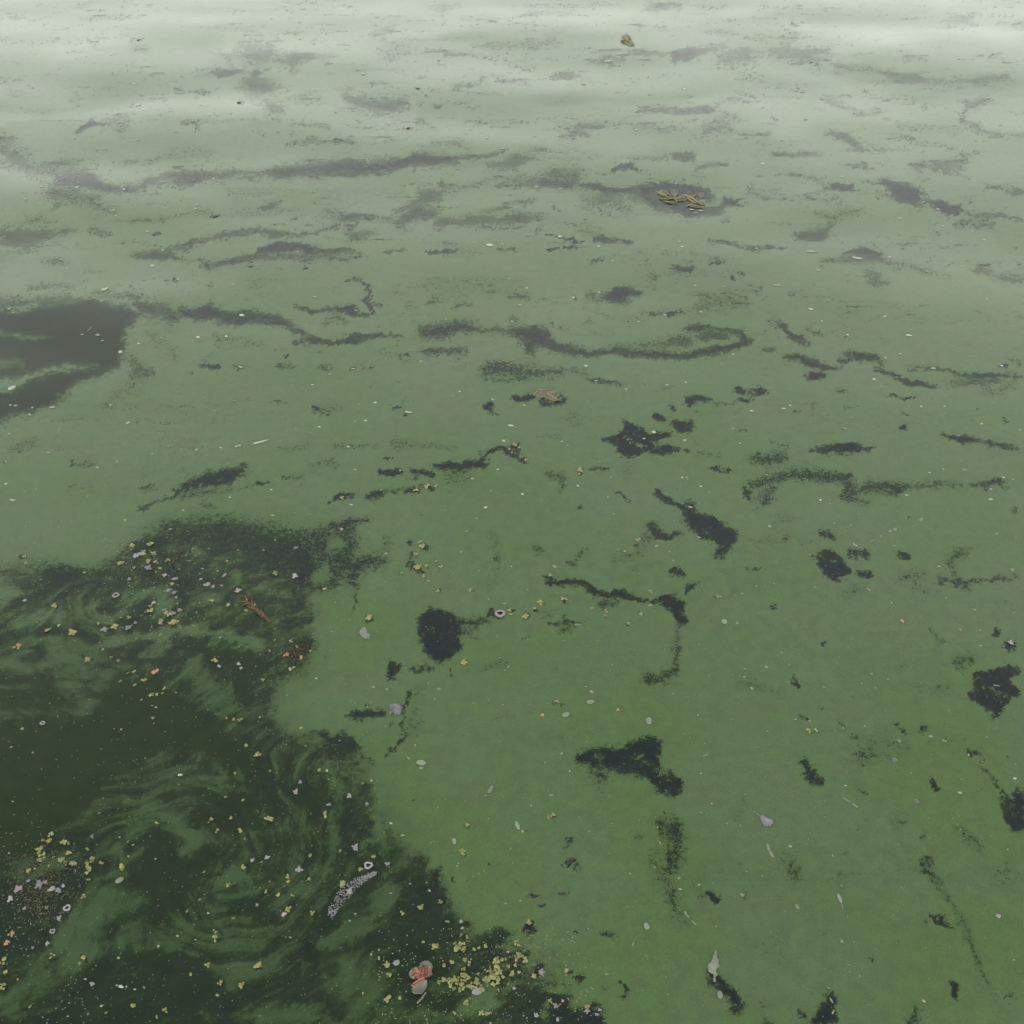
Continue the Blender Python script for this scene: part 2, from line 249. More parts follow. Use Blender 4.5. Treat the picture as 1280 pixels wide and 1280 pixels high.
-.55 1120 640 3 1160 650 5 1200 665 3;.3 640 290 20 700 290 20;.3 690 900 30;.25 720 870 40 800 870 30;.9 1085 870 12 1110 880 10;.8 860 15 6;.3 830 575 14;.4 220 290 12
.3 1000 640 20 900 640 14;.3 1240 370 8;.3 260 620 16 380 660 14;1 658 674 3;.9 1220 893 4;.25 370 30 20 430 15 16
K
1 1030 0 10 1140 10 24 1180 50 30 1240 60 18 1210 85 15;1 1000 -30 40 1130 -20 40;.6 1190 200 30 1230 250 35 1240 300 25;.4 1160 330 20 1200 400 25 1230 480 25 1260 560 20;.6 1220 230 18 1240 280 14;.5 960 30 30 940 10 30
1 840 345 8 865 328 9;.6 880 355 12;1 705 468 4 730 462 7 735 452 4;1 740 498 6 765 495 4;1 808 456 5 835 453 6;1 700 580 16;1 545 343 4;1 862 760 8 890 758 9 878 772 8;1 860 595 5 875 600 5
.5 970 605 5 1020 612 8;.4 665 427 8;.5 1090 250 12;.7 830 290 6 860 240 3;1 1147 437 3;1 415 405 6 420 425 4;.8 480 420 5;.7 280 125 6;1 755 630 3;1 520 650 8
.9 460 550 7 462 590 8;1 555 685 8;1 740 715 10 740 745 20;.8 720 755 14;.8 1040 780 8 1060 810 8;.6 1050 830 12
.95 980 805 5;.5 660 150 3;.9 380 470 14 375 510 12;.9 410 550 14
L
.95 0 20 10 20 60 22 0 90 20;.7 10 210 30 20 270 28 10 320 20 0 370 20;1 490 0 14 500 40 20 540 65 12
1 942 40 6 955 75 11;1 945 535 5 980 555 10 1020 578 5;1 932 558 4;P 1 5 1200 95 1240 120 1250 75 1290 90 1290 230 1240 230 1215 170
.7 1135 10 5 1180 60 7 1215 110 8;.4 1060 220 14 1100 270 16 1130 310 8;.6 920 330 14 930 360 18;.5 930 370 12 980 440 12 1020 500 10 1080 600 14 1110 710 16 1140 770 8 1180 830 4;.4 910 250 14
1 150 455 14 165 475 14;.3 90 420 30 120 460 20;.25 380 600 30 400 690 30 300 650 20;.4 550 610 14;.35 640 310 12;1 125 740 10 150 775 18 200 820 24 240 870 16;.8 230 885 20 260 870 10
1 1030 790 12 1045 830 12;1 460 880 9 472 900 6;P 1 6 500 931 510 890 545 860 560 810 580 810 590 870 600 931;.6 340 930 20;.6 880 870 14 870 920 20;1 720 692 5;.9 675 227 4
.9 430 615 3;.7 1215 830 4 1250 832 3;.9 1198 888 4;.7 1220 860 3;.3 820 650 12;.9 600 52 4;.7 680 80 5 705 98 4;.4 430 340 20 440 380 25;.25 260 120 20 240 160 20
.3 820 200 20;.25 1200 380 40;.3 330 860 20
''')
# the churned corner, bottom left: thin, streaked film over murky water
paint('''G
P .58 9 -300 190 0 200 60 195 170 185 250 182 330 205 430 150 500 90 600 40 700 15 850 8 950 25 1080 60 1180 45 1290 30 1300 180 1260 260 1170 300 1140 300 1150 380 1130 450 1140 510 1100 590 1000 640 985 680 1000 750 1060 800 1130 790 1280 830 1350 960 1380 1100 1440 1180 1540 1250 1600 1330 1640 1420 1700 1500 1820 1560 1900 1640 1990 1700 2030 1800 2200 1900 2200 2000 2200 2500 -300 2500
-1 -100 235 50 0 290 55 50 300 40;-.5 500 60 10 700 50 4;P .7 8 560 30 780 20 940 50 1100 80 1180 230 1120 280 1000 210 820 190 640 120
P .8 10 440 140 520 90 640 60 640 160 700 230 640 280 520 170;-.75 1212 105 24 1200 130 14;-.8 1180 225 22 1140 240 14
P .62 5 850 290 950 300 1080 330 1150 380 1120 440 1030 440 960 400 870 340;.9 1010 390 14 1050 420 12
P .85 6 620 240 690 240 700 330 640 400 560 430 440 440 380 400 500 390 590 380 640 320
P .85 8 100 200 250 190 330 210 300 260 200 300 100 340 0 400 0 350 110 290 180 250
-.85 200 480 18 350 482 18 500 455 18 650 430 18 750 430 16 850 455 18 950 495 12;-.7 80 400 18 150 375 25 210 380 25;-.75 -20 540 20 60 545 36 110 560 25
-.7 180 520 40 330 520 30 420 560 25 250 610 40;-.8 500 310 20 545 275 16 590 295 20 600 340 25;-.7 340 330 10 340 380 12 400 405 12 460 350 7;-.6 850 250 14 1000 280 12 1060 300 8;-.7 820 230 16 860 220 10
P .88 6 430 520 560 510 700 530 640 560 520 560 430 545;P .96 5 650 480 850 500 960 520 972 590 930 640 900 730 860 700 830 640 820 560 760 540 680 520
-.72 700 560 30 760 620 45 790 680 40 830 710 15;-.5 380 640 8 500 600 6 640 570 8;P .97 9 -300 740 0 745 150 740 300 735 350 690 320 640 560 590 660 640 700 700 800 740 860 800 890 900 900 960 850 1000 700 870 600 880 500 931 400 990 350 1080 280 1140 200 1165 130 1220 60 1260 0 1300 -300 1350
-.4 230 728 5 290 722 7 345 712 3;-.3 0 760 20 90 765 10;.6 960 700 40 960 620 40 990 560 30;.7 1000 840 20 980 760 20
.85 1120 800 10 1180 815 22 1260 830 24 1290 850 20
J
P .85 6 0 430 60 370 160 300 320 240 335 400 300 480 240 580 180 650 100 705 -300 730 -300 430;P .98 6 0 560 60 520 120 470 260 400 310 430 290 480 240 570 180 640 100 690 0 700;P .98 5 200 240 330 240 320 270 240 290
-.6 60 400 20 180 340 30 260 330 20;P .85 8 640 120 760 90 860 60 960 80 1040 130 1060 200 960 220 850 260 760 220 680 150;P .85 8 500 230 590 200 640 260 680 310 760 270 850 300 840 330 750 350 690 450 660 560 560 620 530 560 520 430 510 330
-.7 500 200 25 530 120 38 620 60 34 740 40 26 820 70 18;-.7 600 175 25 660 220 35 700 280 25 740 250 16;-.4 390 120 22 420 100 16;-1 790 420 30 860 380 36 890 400 24;-.75 210 640 40 290 570 45 390 500 52 470 490 35;-.7 440 300 24 430 400 30
.7 420 350 26;.7 390 400 10
-1 -80 900 60 0 850 50 100 790 45 170 770 40;-.9 60 900 30;-.65 230 690 30 330 680 25 420 640 30;-.55 700 520 30 800 620 70 900 700 60 850 740 50;-.5 600 620 30 690 600 40
P .9 7 850 480 900 470 980 510 1060 530 1040 570 920 580 860 540 800 520;P .82 10 250 730 420 660 560 640 700 680 760 650 790 760 860 830 1000 800 1060 700 1100 600 1200 540 1240 590 1180 700 1220 780 1180 850 1060 870 960 860 850 931 850 1000 -100 1000 50 931 200 850 200 780
P .97 5 1100 580 1180 530 1240 500 1245 560 1200 640 1130 700 1090 680;P .97 5 1040 850 1100 820 1210 790 1180 850 1060 870
-.95 950 905 30 1100 895 30 1180 890 20;-.5 880 20 8 980 60 8 1060 140 8 1110 230 8 1130 320 10;-.7 1190 0 16 1225 100 14 1215 250 16 1185 350 18 1100 430 20 1000 480 14
P .9 8 900 0 1040 30 1100 50 1180 70 1190 180 1150 260 1110 180 1040 100 960 50;-.5 950 150 20 1060 240 20
K
-1 165 480 50 190 430 35;-.95 100 780 70 150 800 40 70 860 50;-1 0 950 50 90 950 60;-.8 -50 640 25 40 620 30 120 560 25;-.8 350 540 22;-.6 490 850 50 530 800 40;-.8 150 230 14 150 180 14 165 260 10;-.75 190 80 16 230 150 20 270 240 16
P .97 4 0 450 20 520 0 590 -60 600 -60 520;.97 110 290 22 160 330 18 190 350 14;P .96 5 60 230 110 210 130 260 70 270;.9 60 320 10 100 380 10 
P .87 7 250 400 340 375 385 440 400 520 440 570 470 600 455 650 400 700 360 660 330 780 350 860 240 931 240 800 280 700 210 600 180 640 150 620 200 520
P 1 4 350 365 385 362 380 400 365 450 345 430;P .82 7 520 650 560 590 590 570 650 590 610 650 570 690 530 690;1 650 700 24 680 680 14 640 680 16;1 470 730 20
P .98 7 610 800 700 760 740 800 860 830 870 870 940 850 975 890 980 960 620 960 620 880;P .95 5 340 700 400 660 440 720 400 800 330 780;-.6 800 790 26 850 800 16;1 560 700 14 570 690 10;-.7 760 870 20
-.7 560 850 24 480 870 28;.9 -20 830 8 -10 900 4
''')
COV[:] = np.clip(COV, 0, 1)
paint('''G
P .85 16 -300 640 0 560 100 520 200 560 330 620 560 580 660 630 700 700 800 740 860 800 890 900 900 960 850 1000 700 870 600 880 500 931 400 990 350 1080 280 1140 200 1165 130 1220 60 1260 0 1300 -300 1350
P .5 10 650 480 850 500 960 520 972 590 930 640 900 730 860 700 830 640 820 560 760 540
D
P .9 10 -300 215 -100 200 0 200 60 215 150 185 260 170 330 158 400 180 470 180 500 215 465 260 445 320 430 400 370 430 280 460 230 510 180 545 60 580 0 610 -300 640
J
P .35 14 490 200 640 110 860 60 1000 90 1180 60 1170 250 1050 260 850 300 690 450 660 560 560 620 520 430
''', MURK)
MURK[:] = np.maximum(MURK, 0)
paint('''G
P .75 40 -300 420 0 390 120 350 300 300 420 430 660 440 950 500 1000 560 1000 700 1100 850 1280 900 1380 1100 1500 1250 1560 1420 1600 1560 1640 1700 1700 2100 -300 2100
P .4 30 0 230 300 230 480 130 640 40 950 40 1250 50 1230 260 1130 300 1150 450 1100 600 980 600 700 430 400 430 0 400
''', DIM)  # weaker sky reflection at lower left, painted as a darker film colour
paint('''G
P 1 30 0 230 300 230 480 130 700 60 1000 200 1130 320 1150 420 1100 560 980 640 980 700 1050 800 1280 850 1350 960 1380 1100 1440 1180 1540 1250 1600 1420 1700 1500 1820 1560 1990 1700 2100 1900 2200 2200 2200 2500 -300 2500 -300 300
''', STRK)
# gentle swell: + tilts the far way (mirrors the bright low sky), - the near way
paint('''Z 0 0 1
1 0 8 10 300 10 10 760 18 9 1280 10 9;1 40 42 10 140 34 8;1 280 45 10 440 42 11 560 30 8;-1 0 75 14 120 92 14 420 70 10;-.8 600 45 12 760 50 10
1.3 0 130 8 200 120 10 330 118 8;1.3 620 100 9 760 98 11 900 92 12 1000 100 10 1100 120 8;1.5 1000 48 9 1120 56 12 1280 60 12;-1.2 1060 88 12 1200 82 12 1320 85 10;-.8 950 20 8 1060 32 8;-1 700 130 8 860 128 9
-1 200 158 14 400 165 14;.9 0 200 9 150 192 12 330 200 10;.8 380 150 8 560 160 10 700 170 12;-.7 840 190 12 1000 215 14;.6 960 150 20 1150 165 16
-.8 0 262 14 250 255 14 420 240 10;.8 0 345 16 160 340 16 300 335 12;-.8 700 235 12 850 225 10;.7 800 290 10 960 275 10;.8 1100 345 10 1280 360 18;.5 500 330 14 640 340 12 720 420 14
-.6 900 390 20 1280 420 14;-.5 500 285 14 700 290 12;-.5 0 400 16 200 430 20;.5 1000 250 12 1200 275 12;-.7 1150 130 8 1280 115 8;.5 1120 200 12 1280 190 12
1.1 0 196 16 120 200 14 260 206 10;1.2 1140 372 26 1290 392 34;.9 0 330 22 240 334 14;-.9 300 235 16 500 225 14;.9 690 140 10 900 150 14 1010 165 10;-.9 820 330 22 1000 345 18
''', SLOPE)
# ------------------------------------------------------------------ what floats on it (position and half width seen in the picture)
def rd(text):
    ox = oy = 0; k = 1; res = []
    for tok in text.replace('\n', ';').split(';'):
        q = tok.split()
        if not q: continue
        if q[0] in TILE: (ox, oy), k = TILE[q[0]], K; continue
        v = [float(z) for z in q]
        res.append((ox + v[0] * k, oy + v[1] * k, v[2] * k * .5, *( [v[3] * k * .5] if len(v) > 3 else []), *v[4:]))
    return res
DUCK = rd('''E
630 705 10;650 690 14;665 700 10;690 745 12;278 808 10;290 850 14;330 838 14;362 835 12;20 880 10;885 780 14;885 795 8;195 742 6;232 780 7;165 850 9;640 718 7
D
1243 878 12;20 750 10
G
540 180 14;566 150 12;566 180 14;610 175 14;580 205 12;625 260 12;770 320 14;830 335 10;200 342 14;175 430 16;215 412 8;265 438 20;470 382 14;420 418 16;545 360 14;585 400 20;645 398 12;610 370 14;630 365 12
320 537 18;465 583 10;487 580 12;438 615 8;490 628 12;525 612 16;552 665 14;570 662 10;597 640 12;590 658 8;515 682 8;822 748 10;850 752 12;872 755 14;895 848 12;935 884 18;945 745 8;1095 785 10;1207 436 9
1000 222 14;375 498 8;980 505 10;1060 570 15;1060 470 10;1080 490 12;1130 505 8;1000 465 8;780 540 14;957 610 10;430 540 8;360 405 10;455 30 9;87 162 14;825 175 8;583 446 12;925 337 10;895 357 12;80 788 8;95 185 8
H
630 355 13;635 370 9;612 332 10;688 378 16;723 350 13;745 328 15;830 315 15;775 228 14;790 265 8;1100 103 14;1145 290 13;1143 340 11;1108 370 13;982 360 14;978 375 10;1062 405 9;805 687 14;465 548 15;470 535 9;120 385 16;240 220 9
315 125 17;305 110 11;290 155 14;300 200 17;365 178 9;380 200 14;330 195 10;318 230 13;337 250 8;370 287 10;487 282 10;335 625 9;375 645 8;265 895 10;115 708 7
I
496 798 16;524 795 13;168 308 14;1048 430 13;622 787 11;1240 368 10;1100 357 8;1130 910 7;1076 885 12
J
185 243 14;178 265 16;145 297 16;160 312 12;160 328 9;195 325 9;250 310 16;237 343 12;178 357 9;318 295 11;317 345 12;322 362 17;320 375 13;262 345 9;102 375 11;55 400 9;443 362 16;467 322 7;303 468 13;170 507 10;170 530 7
190 682 14;8 705 18;20 742 12;65 770 8;10 790 15;8 805 12;430 692 12;290 710 9;570 200 11;768 185 11;758 196 7;840 180 9;790 230 10;875 227 13;882 115 10;975 185 17;987 187 10;1185 170 15;980 10 11;855 18 9
1160 8 8;1187 10 11;1130 318 13;1237 300 9;1047 395 15;1048 412 13;1120 405 15;965 447 11;1012 460 12;1065 462 10;1245 420 14;1048 513 14;1137 525 15;848 545 13;828 425 14;885 362 16;742 378 8;678 520 10
780 594 14;780 612 14;780 628 11;755 715 15;695 748 13;940 718 16;800 782 15;878 790 14;485 865 13;570 905 13;600 885 15;320 895 8;110 868 9;522 798 7;300 690 13;385 890 7
K
138 322 10;88 368 11;25 420 13;15 298 7;128 45 10;97 55 7;238 527 12;308 507 14;378 485 11;405 557 13;455 560 11;317 630 13;360 650 18;126 677 11;155 660 9;155 690 9;183 715 16;190 752 13;187 838 17;232 835 10;98 818 7
432 636 13;450 640 14;465 655 14;422 706 11;392 718 11;470 695 16;485 706 13;463 730 13;520 652 9;585 695 14;600 700 15;615 692 10;655 690 15;670 680 14;663 642 11;703 560 17;548 735 15;560 722 11;565 760 18;585 755 14;590 775 15;548 770 14;572 785 13
410 772 15;418 790 13;440 780 10;458 798 18;487 785 15;510 778 12;525 785 14;475 850 15;428 890 11;530 890 12;548 892 12;562 888 10;560 928 11;720 755 15;838 735 13;780 847 15;932 800 11;912 864 14;845 838 8;627 783 8;1057 832 7;617 490 7
478 206 12;460 302 13;466 312 9;678 228 9;776 175 13;790 168 10;445 760 9;470 770 9
L
255 463 14
''')
ORANGE = rd('''G
62 490 20
J
40 605 16;25 635 14;302 690 12
I
835 398 11;988 835 11
H
750 738 10;1025 720 8
G
565 580 22;1040 520 18;1095 530 14
''')
HUSK = rd('''G
492 158 17;515 152 15;488 202 9;540 203 17;470 243 12;600 228 13;635 242 13;612 285 16;632 292 15;640 310 10;558 330 14;597 355 9;652 355 16;632 368 13;380 427 16;468 420 17;493 402 9;735 203 8;730 242 9;815 228 13;755 262 14;775 268 10;865 285 19;1072 230 15
958 136 8;1075 128 9;797 560 13;868 552 11;876 566 9;440 790 7;555 748 8;560 768 6;567 710 6
J
145 425 24;190 440 20;212 445 18;65 440 18;38 475 15;105 410 14;215 548 13;172 640 12;120 655 9;90 510 8;265 347 12;335 250 11;972 325 11;918 335 12;935 497 10;1035 530 14;1075 88 13;1092 50 8;1195 133 13;1088 370 15;1270 100 12;575 648 8;335 785 13;230 430 12;165 415 12
K
188 348 12;70 290 22;50 445 16;355 690 3;728 900 12;950 895 13;745 742 17;806 915 15;960 878 11;914 882 14;112 130 11;600 738 8;460 580 9;455 555 9;825 845 8;798 862 12;648 800 8;340 445 8;50 100 10
I
1232 477 18;1205 490 8
L
1187 542 13
''')
RING = rd('''H
597 370 28
K
118 355 24
G
422 304 18;155 768 14
J
245 510 20;192 595 15
''')
PETAL = rd('''H
310 912 15 26 75;925 690 22 11 5;836 736 22 12 22;1138 759 18 19 0;795 197 12 6 -30;930 348 12 5 0;455 145 8 10 80;137 637 10 6 0;185 645 9 5 0;880 408 20 5 0;627 562 9 5 45;
I
190 400 13 16 80;808 903 15 12 -20;343 565 12 8 -10;725 590 9 6 -10;290 642 9 6 -50;825 835 11 7 -45;665 122 18 4 -35;725 108 14 4 15;793 72 10 5 5;810 66 10 6 5;758 92 9 6 60;905 30 12 9 60;355 53 10 6 -20;1237 212 11 9 0;398 512 9 4 -40;237 405 9 6 -60;120 885 18 4 25
715 285 14 4 -40;940 818 13 7 0;1180 632 20 3 -10
K
562 77 24 11 60;545 98 9 3 30;660 208 26 10 -68;430 265 18 11 -80;783 98 11 7 0;220 708 22 15 25;513 812 30 18 5;1130 575 21 14 -70;1080 640 13 5 70;1178 272 12 5 -70;1270 525 8 8 0;310 0 12 8 10
L
350 290 22 8 -75;362 315 22 7 -60;430 285 11 8 0;888 124 18 12 -50;635 118 28 4 -32;665 138 22 4 -38;610 475 28 9 -68;620 505 18 4 -80;456 505 18 8 -60;618 630 9 9 0;683 757 9 8 0;55 535 18 4 -50;80 562 20 4 -45
175 825 15 21 0;580 845 18 5 -60;586 888 12 6 60
J
435 408 26 13 30
D
864 690 24 7 12;945 675 48 7 14;465 606 15 6 30;190 551 20 6 3;42 482 28 11 20;380 120 20 9 20;35 195 14 9 20;437 349 14 9 10;325 268 20 4 50
E
263 570 24 8 -8;635 620 18 6 0;545 547 0.1
F
672 8 34 6 -8;380 110 28 5 0;948 410 18 6 -5;405 555 16 5 0;290 564 13 8 -10;1063 778 16 5 -5;862 291 15 5 -5
B
558 893 22 7 0;988 220 24 4 10
C
508 916 28 6 -3;72 763 13 5 0;105 768 16 5 -4;88 776 14 4 5
''')
FLECK = rd('''A
502 378 13;270 498 9;485 303 8;105 308 7;118 317 7;93 565 7;12 581 8;152 679 12;147 621 8;282 680 9;284 664 7;232 646 8;208 658 7;192 614 7;450 688 12;408 764 15;322 732 11;264 733 6;776 650 8;757 631 6;706 653 8;718 743 9;710 756 8;535 836 11;590 902 7;640 481 8
498 505 9;93 724 9;1265 455 9;1115 834 8;1230 825 7;950 633 6;935 360 6;655 63 5;88 150 5;15 855 8;600 362 7;640 655 7;420 780 7
B
98 268 14;372 218 11;490 160 6;288 176 8;362 182 7;1140 344 9;900 307 13;607 543 16;440 612 11;108 606 8;142 505 9;728 578 6;605 889 9;815 862 12;505 884 7;1245 882 9;550 503 9;40 455 7;1270 323 9;1092 473 7;730 679 8;815 686 9;178 800 6;35 872 6;820 903 7;955 897 9;8 827 8
C
475 327 10;547 354 9;485 432 11;45 324 12;330 600 10;618 643 11;828 790 9;145 892 10;25 882 11;37 900 8;985 816 8;1137 865 8;1195 453 9;1057 427 9;1150 353 9;1113 480 8;1202 492 7;685 495 9;858 502 10;485 660 7;968 756 12;585 712 6;308 908 7;295 347 6;57 540 6;245 742 8;250 760 6
D
50 208 7;370 163 11;300 287 11;355 288 13;373 308 9;257 402 8;38 543 9;57 545 10;118 552 11;108 577 7;587 297 9;720 293 12;823 291 10;683 228 6;880 213 13;757 223 7;612 692 7;568 705 8;555 718 7;658 702 6;715 703 9;802 695 7;178 715 9;855 524 10;882 516 6;783 561 7;1198 430 12
1137 467 10;1268 693 10;1128 639 6;1160 619 7;427 747 7;353 768 9;22 829 10;47 889 15;88 855 7;130 848 6;1075 625 5;1145 150 18;847 100 7;553 28 13;243 41 8;505 318 7;665 922 9;835 875 9;985 848 7;875 403 12;35 648 9;455 680 6;215 630 6;402 542 9;645 78 8;765 392 8
E
693 117 9;863 150 9;670 180 10;1005 18 7;630 85 7;1100 238 8;1197 214 10;1247 202 10;957 131 9;892 367 10;908 403 10;947 458 13;1055 487 7;62 410 9;180 372 6;158 267 7;143 533 10;83 538 6;108 598 8;70 600 7;685 547 10;610 676 11;570 526 10;45 692 9;70 776 8;588 779 9;822 677 7
842 690 6;880 838 9;563 855 6;678 868 10;990 878 10;1155 642 13;1120 665 9;1268 670 10;1203 470 7;1225 480 6;480 405 6;640 240 7;450 497 8;425 510 6;497 812 12;1000 805 6;960 750 6;1275 805 8;545 915 9;55 903 10;400 232 6;80 118 6;308 385 7
F
790 2 9;532 54 10;1055 34 10;503 195 12;773 222 10;105 203 8;638 287 8;1145 158 7;828 357 7;775 371 8;734 449 10;760 474 7;430 543 9;223 357 7;272 268 7;50 460 7;624 628 11;653 590 10;905 549 8;990 548 7;552 573 7;223 627 7;1125 612 9;1165 534 6;1198 400 8;248 681 7;45 672 9;985 776 7
937 788 9;1160 886 13;540 888 9;575 900 6;105 837 8;37 805 9;57 810 6;135 858 6;68 914 12;853 871 8;1160 848 8;345 795 8;85 108 7;187 115 7;137 128 6;715 190 6;545 238 7;633 60 6;1205 805 8;1240 812 7;1230 260 7;182 390 6;912 388 6;1265 633 6
G
307 220 9;150 245 7;415 788 6;553 703 7;120 875 9;1240 62 10;990 10 13;430 142 7;620 60 9;865 135 8;1000 100 7;1180 278 14;125 115 7;90 322 15;800 455 7;1220 327 6;1235 830 6;1150 605 7;1110 850 7;640 655 6;700 130 6;760 130 6;725 148 6;405 527 9;600 798 6;180 695 6;210 742 6;40 855 8;528 895 5;790 212 7;805 265 9;930 560 5;650 206 8;685 175 6
H
512 24 9;638 197 8;615 575 8;595 530 8;820 877 9;760 910 6;910 634 7;930 653 12;595 835 5;607 700 6;288 848 7;1228 660 6;697 280 7;1165 125 12;1213 145 7;1225 177 7;1050 143 8;520 212 6;475 70 8;182 150 8;20 60 9;455 145 6;1010 8 9;770 695 5;980 275 5;360 680 7;70 695 6;180 778 6;1005 555 5;555 315 6
I
808 125 8;797 333 8;690 624 7;255 297 7;370 262 7;1120 487 8;1120 430 7;98 482 7;552 637 6;740 641 6;95 738 7;347 798 6;1248 918 7;98 93 9;262 600 8;265 570 7;970 200 8;1180 80 8;1145 820 7;995 314 6;5 660 7;425 555 6;785 610 6;500 762 9;450 755 8;307 270 7;318 370 5;590 42 6;650 50 6;1250 95 7;520 275 6;500 155 6;700 780 7;290 50 6;5 178 8;10 30 7
J
47 123 9;565 330 7;33 310 7;890 257 7;790 825 11;1055 615 8;310 768 9;1130 165 6;980 412 7;950 342 8;440 795 14;425 790 8;490 805 8;645 610 9;710 623 8;757 527 8;705 568 6;370 865 9;460 795 8;820 105 9;655 25 12;360 165 8;435 252 8;465 268 7;485 280 8;725 478 9;945 900 7;650 60 6
K
635 290 7;710 135 7;920 229 6;1070 382 7;442 355 8;520 382 7;242 243 10;1170 215 6;355 265 6;70 530 9;50 555 8;850 10 8;1208 822 8;670 480 7;1160 360 6;445 345 6;200 455 9;270 420 8;330 415 8;340 445 9;200 200 8;175 232 6;985 748 9;500 392 6;345 270 6
L
105 20 8;630 66 9;1045 92 10;1245 40 9;868 20 6;145 130 7;105 162 7;1240 700 12;570 800 8;662 632 6;915 848 9;585 320 7;617 428 7;1220 298 7;328 392 7;200 203 6;645 715 5;646 740 5;1020 185 6;250 210 6;160 575 6;98 425 8;30 440 8;25 400 9;113 862 6;1050 225 6
''')
PETAL = [p for p in PETAL if p[2] > .5]
DARK = rd('''K
852 338 24 12 38;722 465 18 5 20;750 497 16 5 -5;822 455 17 5 8
A
502 146 6 5 0;868 374 10 4 0;785 785 13 5 30;556 846 12 5 -30
B
262 466 12 5 30;297 321 7 4 0
C
507 222 7 4 0
D
1038 366 8 6 90;1115 46 12 4 10;910 38 12 4 -15
I
370 348 14 9 -30;448 615 10 4 -60;822 768 8 3 -60
L
1000 565 22 5 -28;720 692 7 4 -40;675 227 5 4 0;465 885 12 6 -55
E
1043 870 30 2 -38;888 914 12 4 10
H
830 698 5 4 0
F
622 628 7 5 0
''')
_h = random.Random(77)
for cu, cv, sp, n_ in ((563, 1230, 11, 7), (582, 1230, 12, 7), (600, 1224, 14, 8), (618, 1215, 14, 10), (590, 1185, 18, 10), (640, 1200, 14, 6), (80, 1070, 22, 14), (180, 692, 12, 8), (212, 770, 10, 6)):      # rafts of duckweed packed side by side
    DUCK += [(cu + _h.gauss(0, sp), cv + _h.gauss(0, sp * .6), _h.uniform(1.6, 2.9)) for _ in range(n_)]
for u, v, r, *_ in DUCK + HUSK + RING:          # film gaps round floating things, doubling as their painted contact shadows
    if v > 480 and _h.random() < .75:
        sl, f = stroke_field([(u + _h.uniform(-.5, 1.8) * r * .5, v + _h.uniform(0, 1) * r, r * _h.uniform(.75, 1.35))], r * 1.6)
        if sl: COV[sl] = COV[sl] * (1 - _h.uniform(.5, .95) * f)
# ------------------------------------------------------------------ the swell and the two sheets that follow it
def sample(R, u, v):
    u = np.clip(u + M_, 0, RS - 1.001); v = np.clip(v + M_, 0, RS - 1.001); i, j = u.astype(int), v.astype(int); a, b = u - i, v - j
    return (R[j, i] * (1 - a) + R[j, i + 1] * a) * (1 - b) + (R[j + 1, i] * (1 - a) + R[j + 1, i + 1] * a) * b
_vs = np.concatenate([np.arange(1500, -190, -2.0)])
_, rowy = at(640, _vs)
far = [float(rowy[-1])]
while far[-1] < 400: far.append(far[-1] * 1.04 + .02)
near = [.12, .2, .28, .34]; near = [q for q in near if q < rowy[0] - .02]
rowy = np.concatenate([near, rowy, far[1:]])
tc_ = np.arange(-.60, .6001, 2.0 / 640 * HALF * .95)
wide = [.60]
while wide[-1] < 6: wide.append(wide[-1] * 1.05 + .004)
wide = np.array(wide[1:]); colt = np.concatenate([-wide[::-1], tc_, wide])
DOFF = CAM_H * SINP / COSP
Yg, Tg = np.meshgrid(rowy, colt, indexing='ij'); Xg = Tg * (Yg + DOFF) * COSP
Ug, Vg = to_px(Xg, Yg)
slope = sample(SLOPE, Ug + 60 * fbm(Xg * 2.5, Yg * 4, 2, 71), Vg + 16 * fbm(Xg * 2.2, Yg * 4, 3, 73) + .03 * (Ug - 640)) * (.026 + .015 * fbm(Xg * 2.6, Yg * 3, 2, 75))
inside = smooth((Vg + 190) / 80) * smooth((900 - np.abs(Ug - 640)) / 80)
slope = slope * inside
slope += .016 * np.sin(Yg * 11 + 2.2 * Xg + 2.5 * fbm(Xg * .9, Yg * 1.2, 2, 45)) * smooth((Yg - 1.2) / 2) * (.5 + 1.2 * np.abs(fbm(Xg * .8, Yg, 2, 47)))
slope += .030 * fbm(Xg * 1.1 + .5 * Yg, Yg * 2.6, 3, 40) + .006 * fbm(Xg * 5, Yg * 11, 2, 50) * smooth(Yg / 2)
Hg = np.zeros_like(Xg); dy = np.diff(rowy)
for i in range(1, len(rowy)):
    Hg[i] = Hg[i - 1] * max(0, 1 - dy[i - 1] / .5) - slope[i] * min(dy[i - 1], .1)
# soften across so that no ridge has a hard edge
ker = np.exp(-np.linspace(-2, 2, 41) ** 2); ker /= ker.sum()
Hg[:, :] = np.apply_along_axis(lambda r: np.convolve(np.pad(r, 20, mode='edge'), ker, 'valid'), 1, Hg)
def height(x, y):
    t = x / ((y + DOFF) * COSP); j = int(np.clip(np.searchsorted(colt, t), 1, len(colt) - 1)); i = int(np.clip(np.searchsorted(rowy, y), 1, len(rowy) - 1))
    b = np.clip((y - rowy[i - 1]) / (rowy[i] - rowy[i - 1]), 0, 1)
    return float(Hg[i - 1, j] * (1 - b) + Hg[i, j] * b)

# ragged edges: shift the traced outlines by noise fixed to the water
fs = np.clip((Yg * COSP + CAM_H * SINP) / CAM_H, .8, 6)
def amp(k): return 1.0 / fs
far_ = np.clip(fs - 1.6, 0, 2)
wu = (8 + 9 * far_) * fbm(Xg * 14, Yg * 14, 2, 1) + 11 * fbm(Xg * 55, Yg * 55, 4, 3, .75); wv = ((6 + 4 * far_) * fbm(Xg * 14, Yg * 14, 2, 7) + 9 * fbm(Xg * 55, Yg * 55, 4, 9, .75)) * np.clip(1.25 / fs, .42, 1)
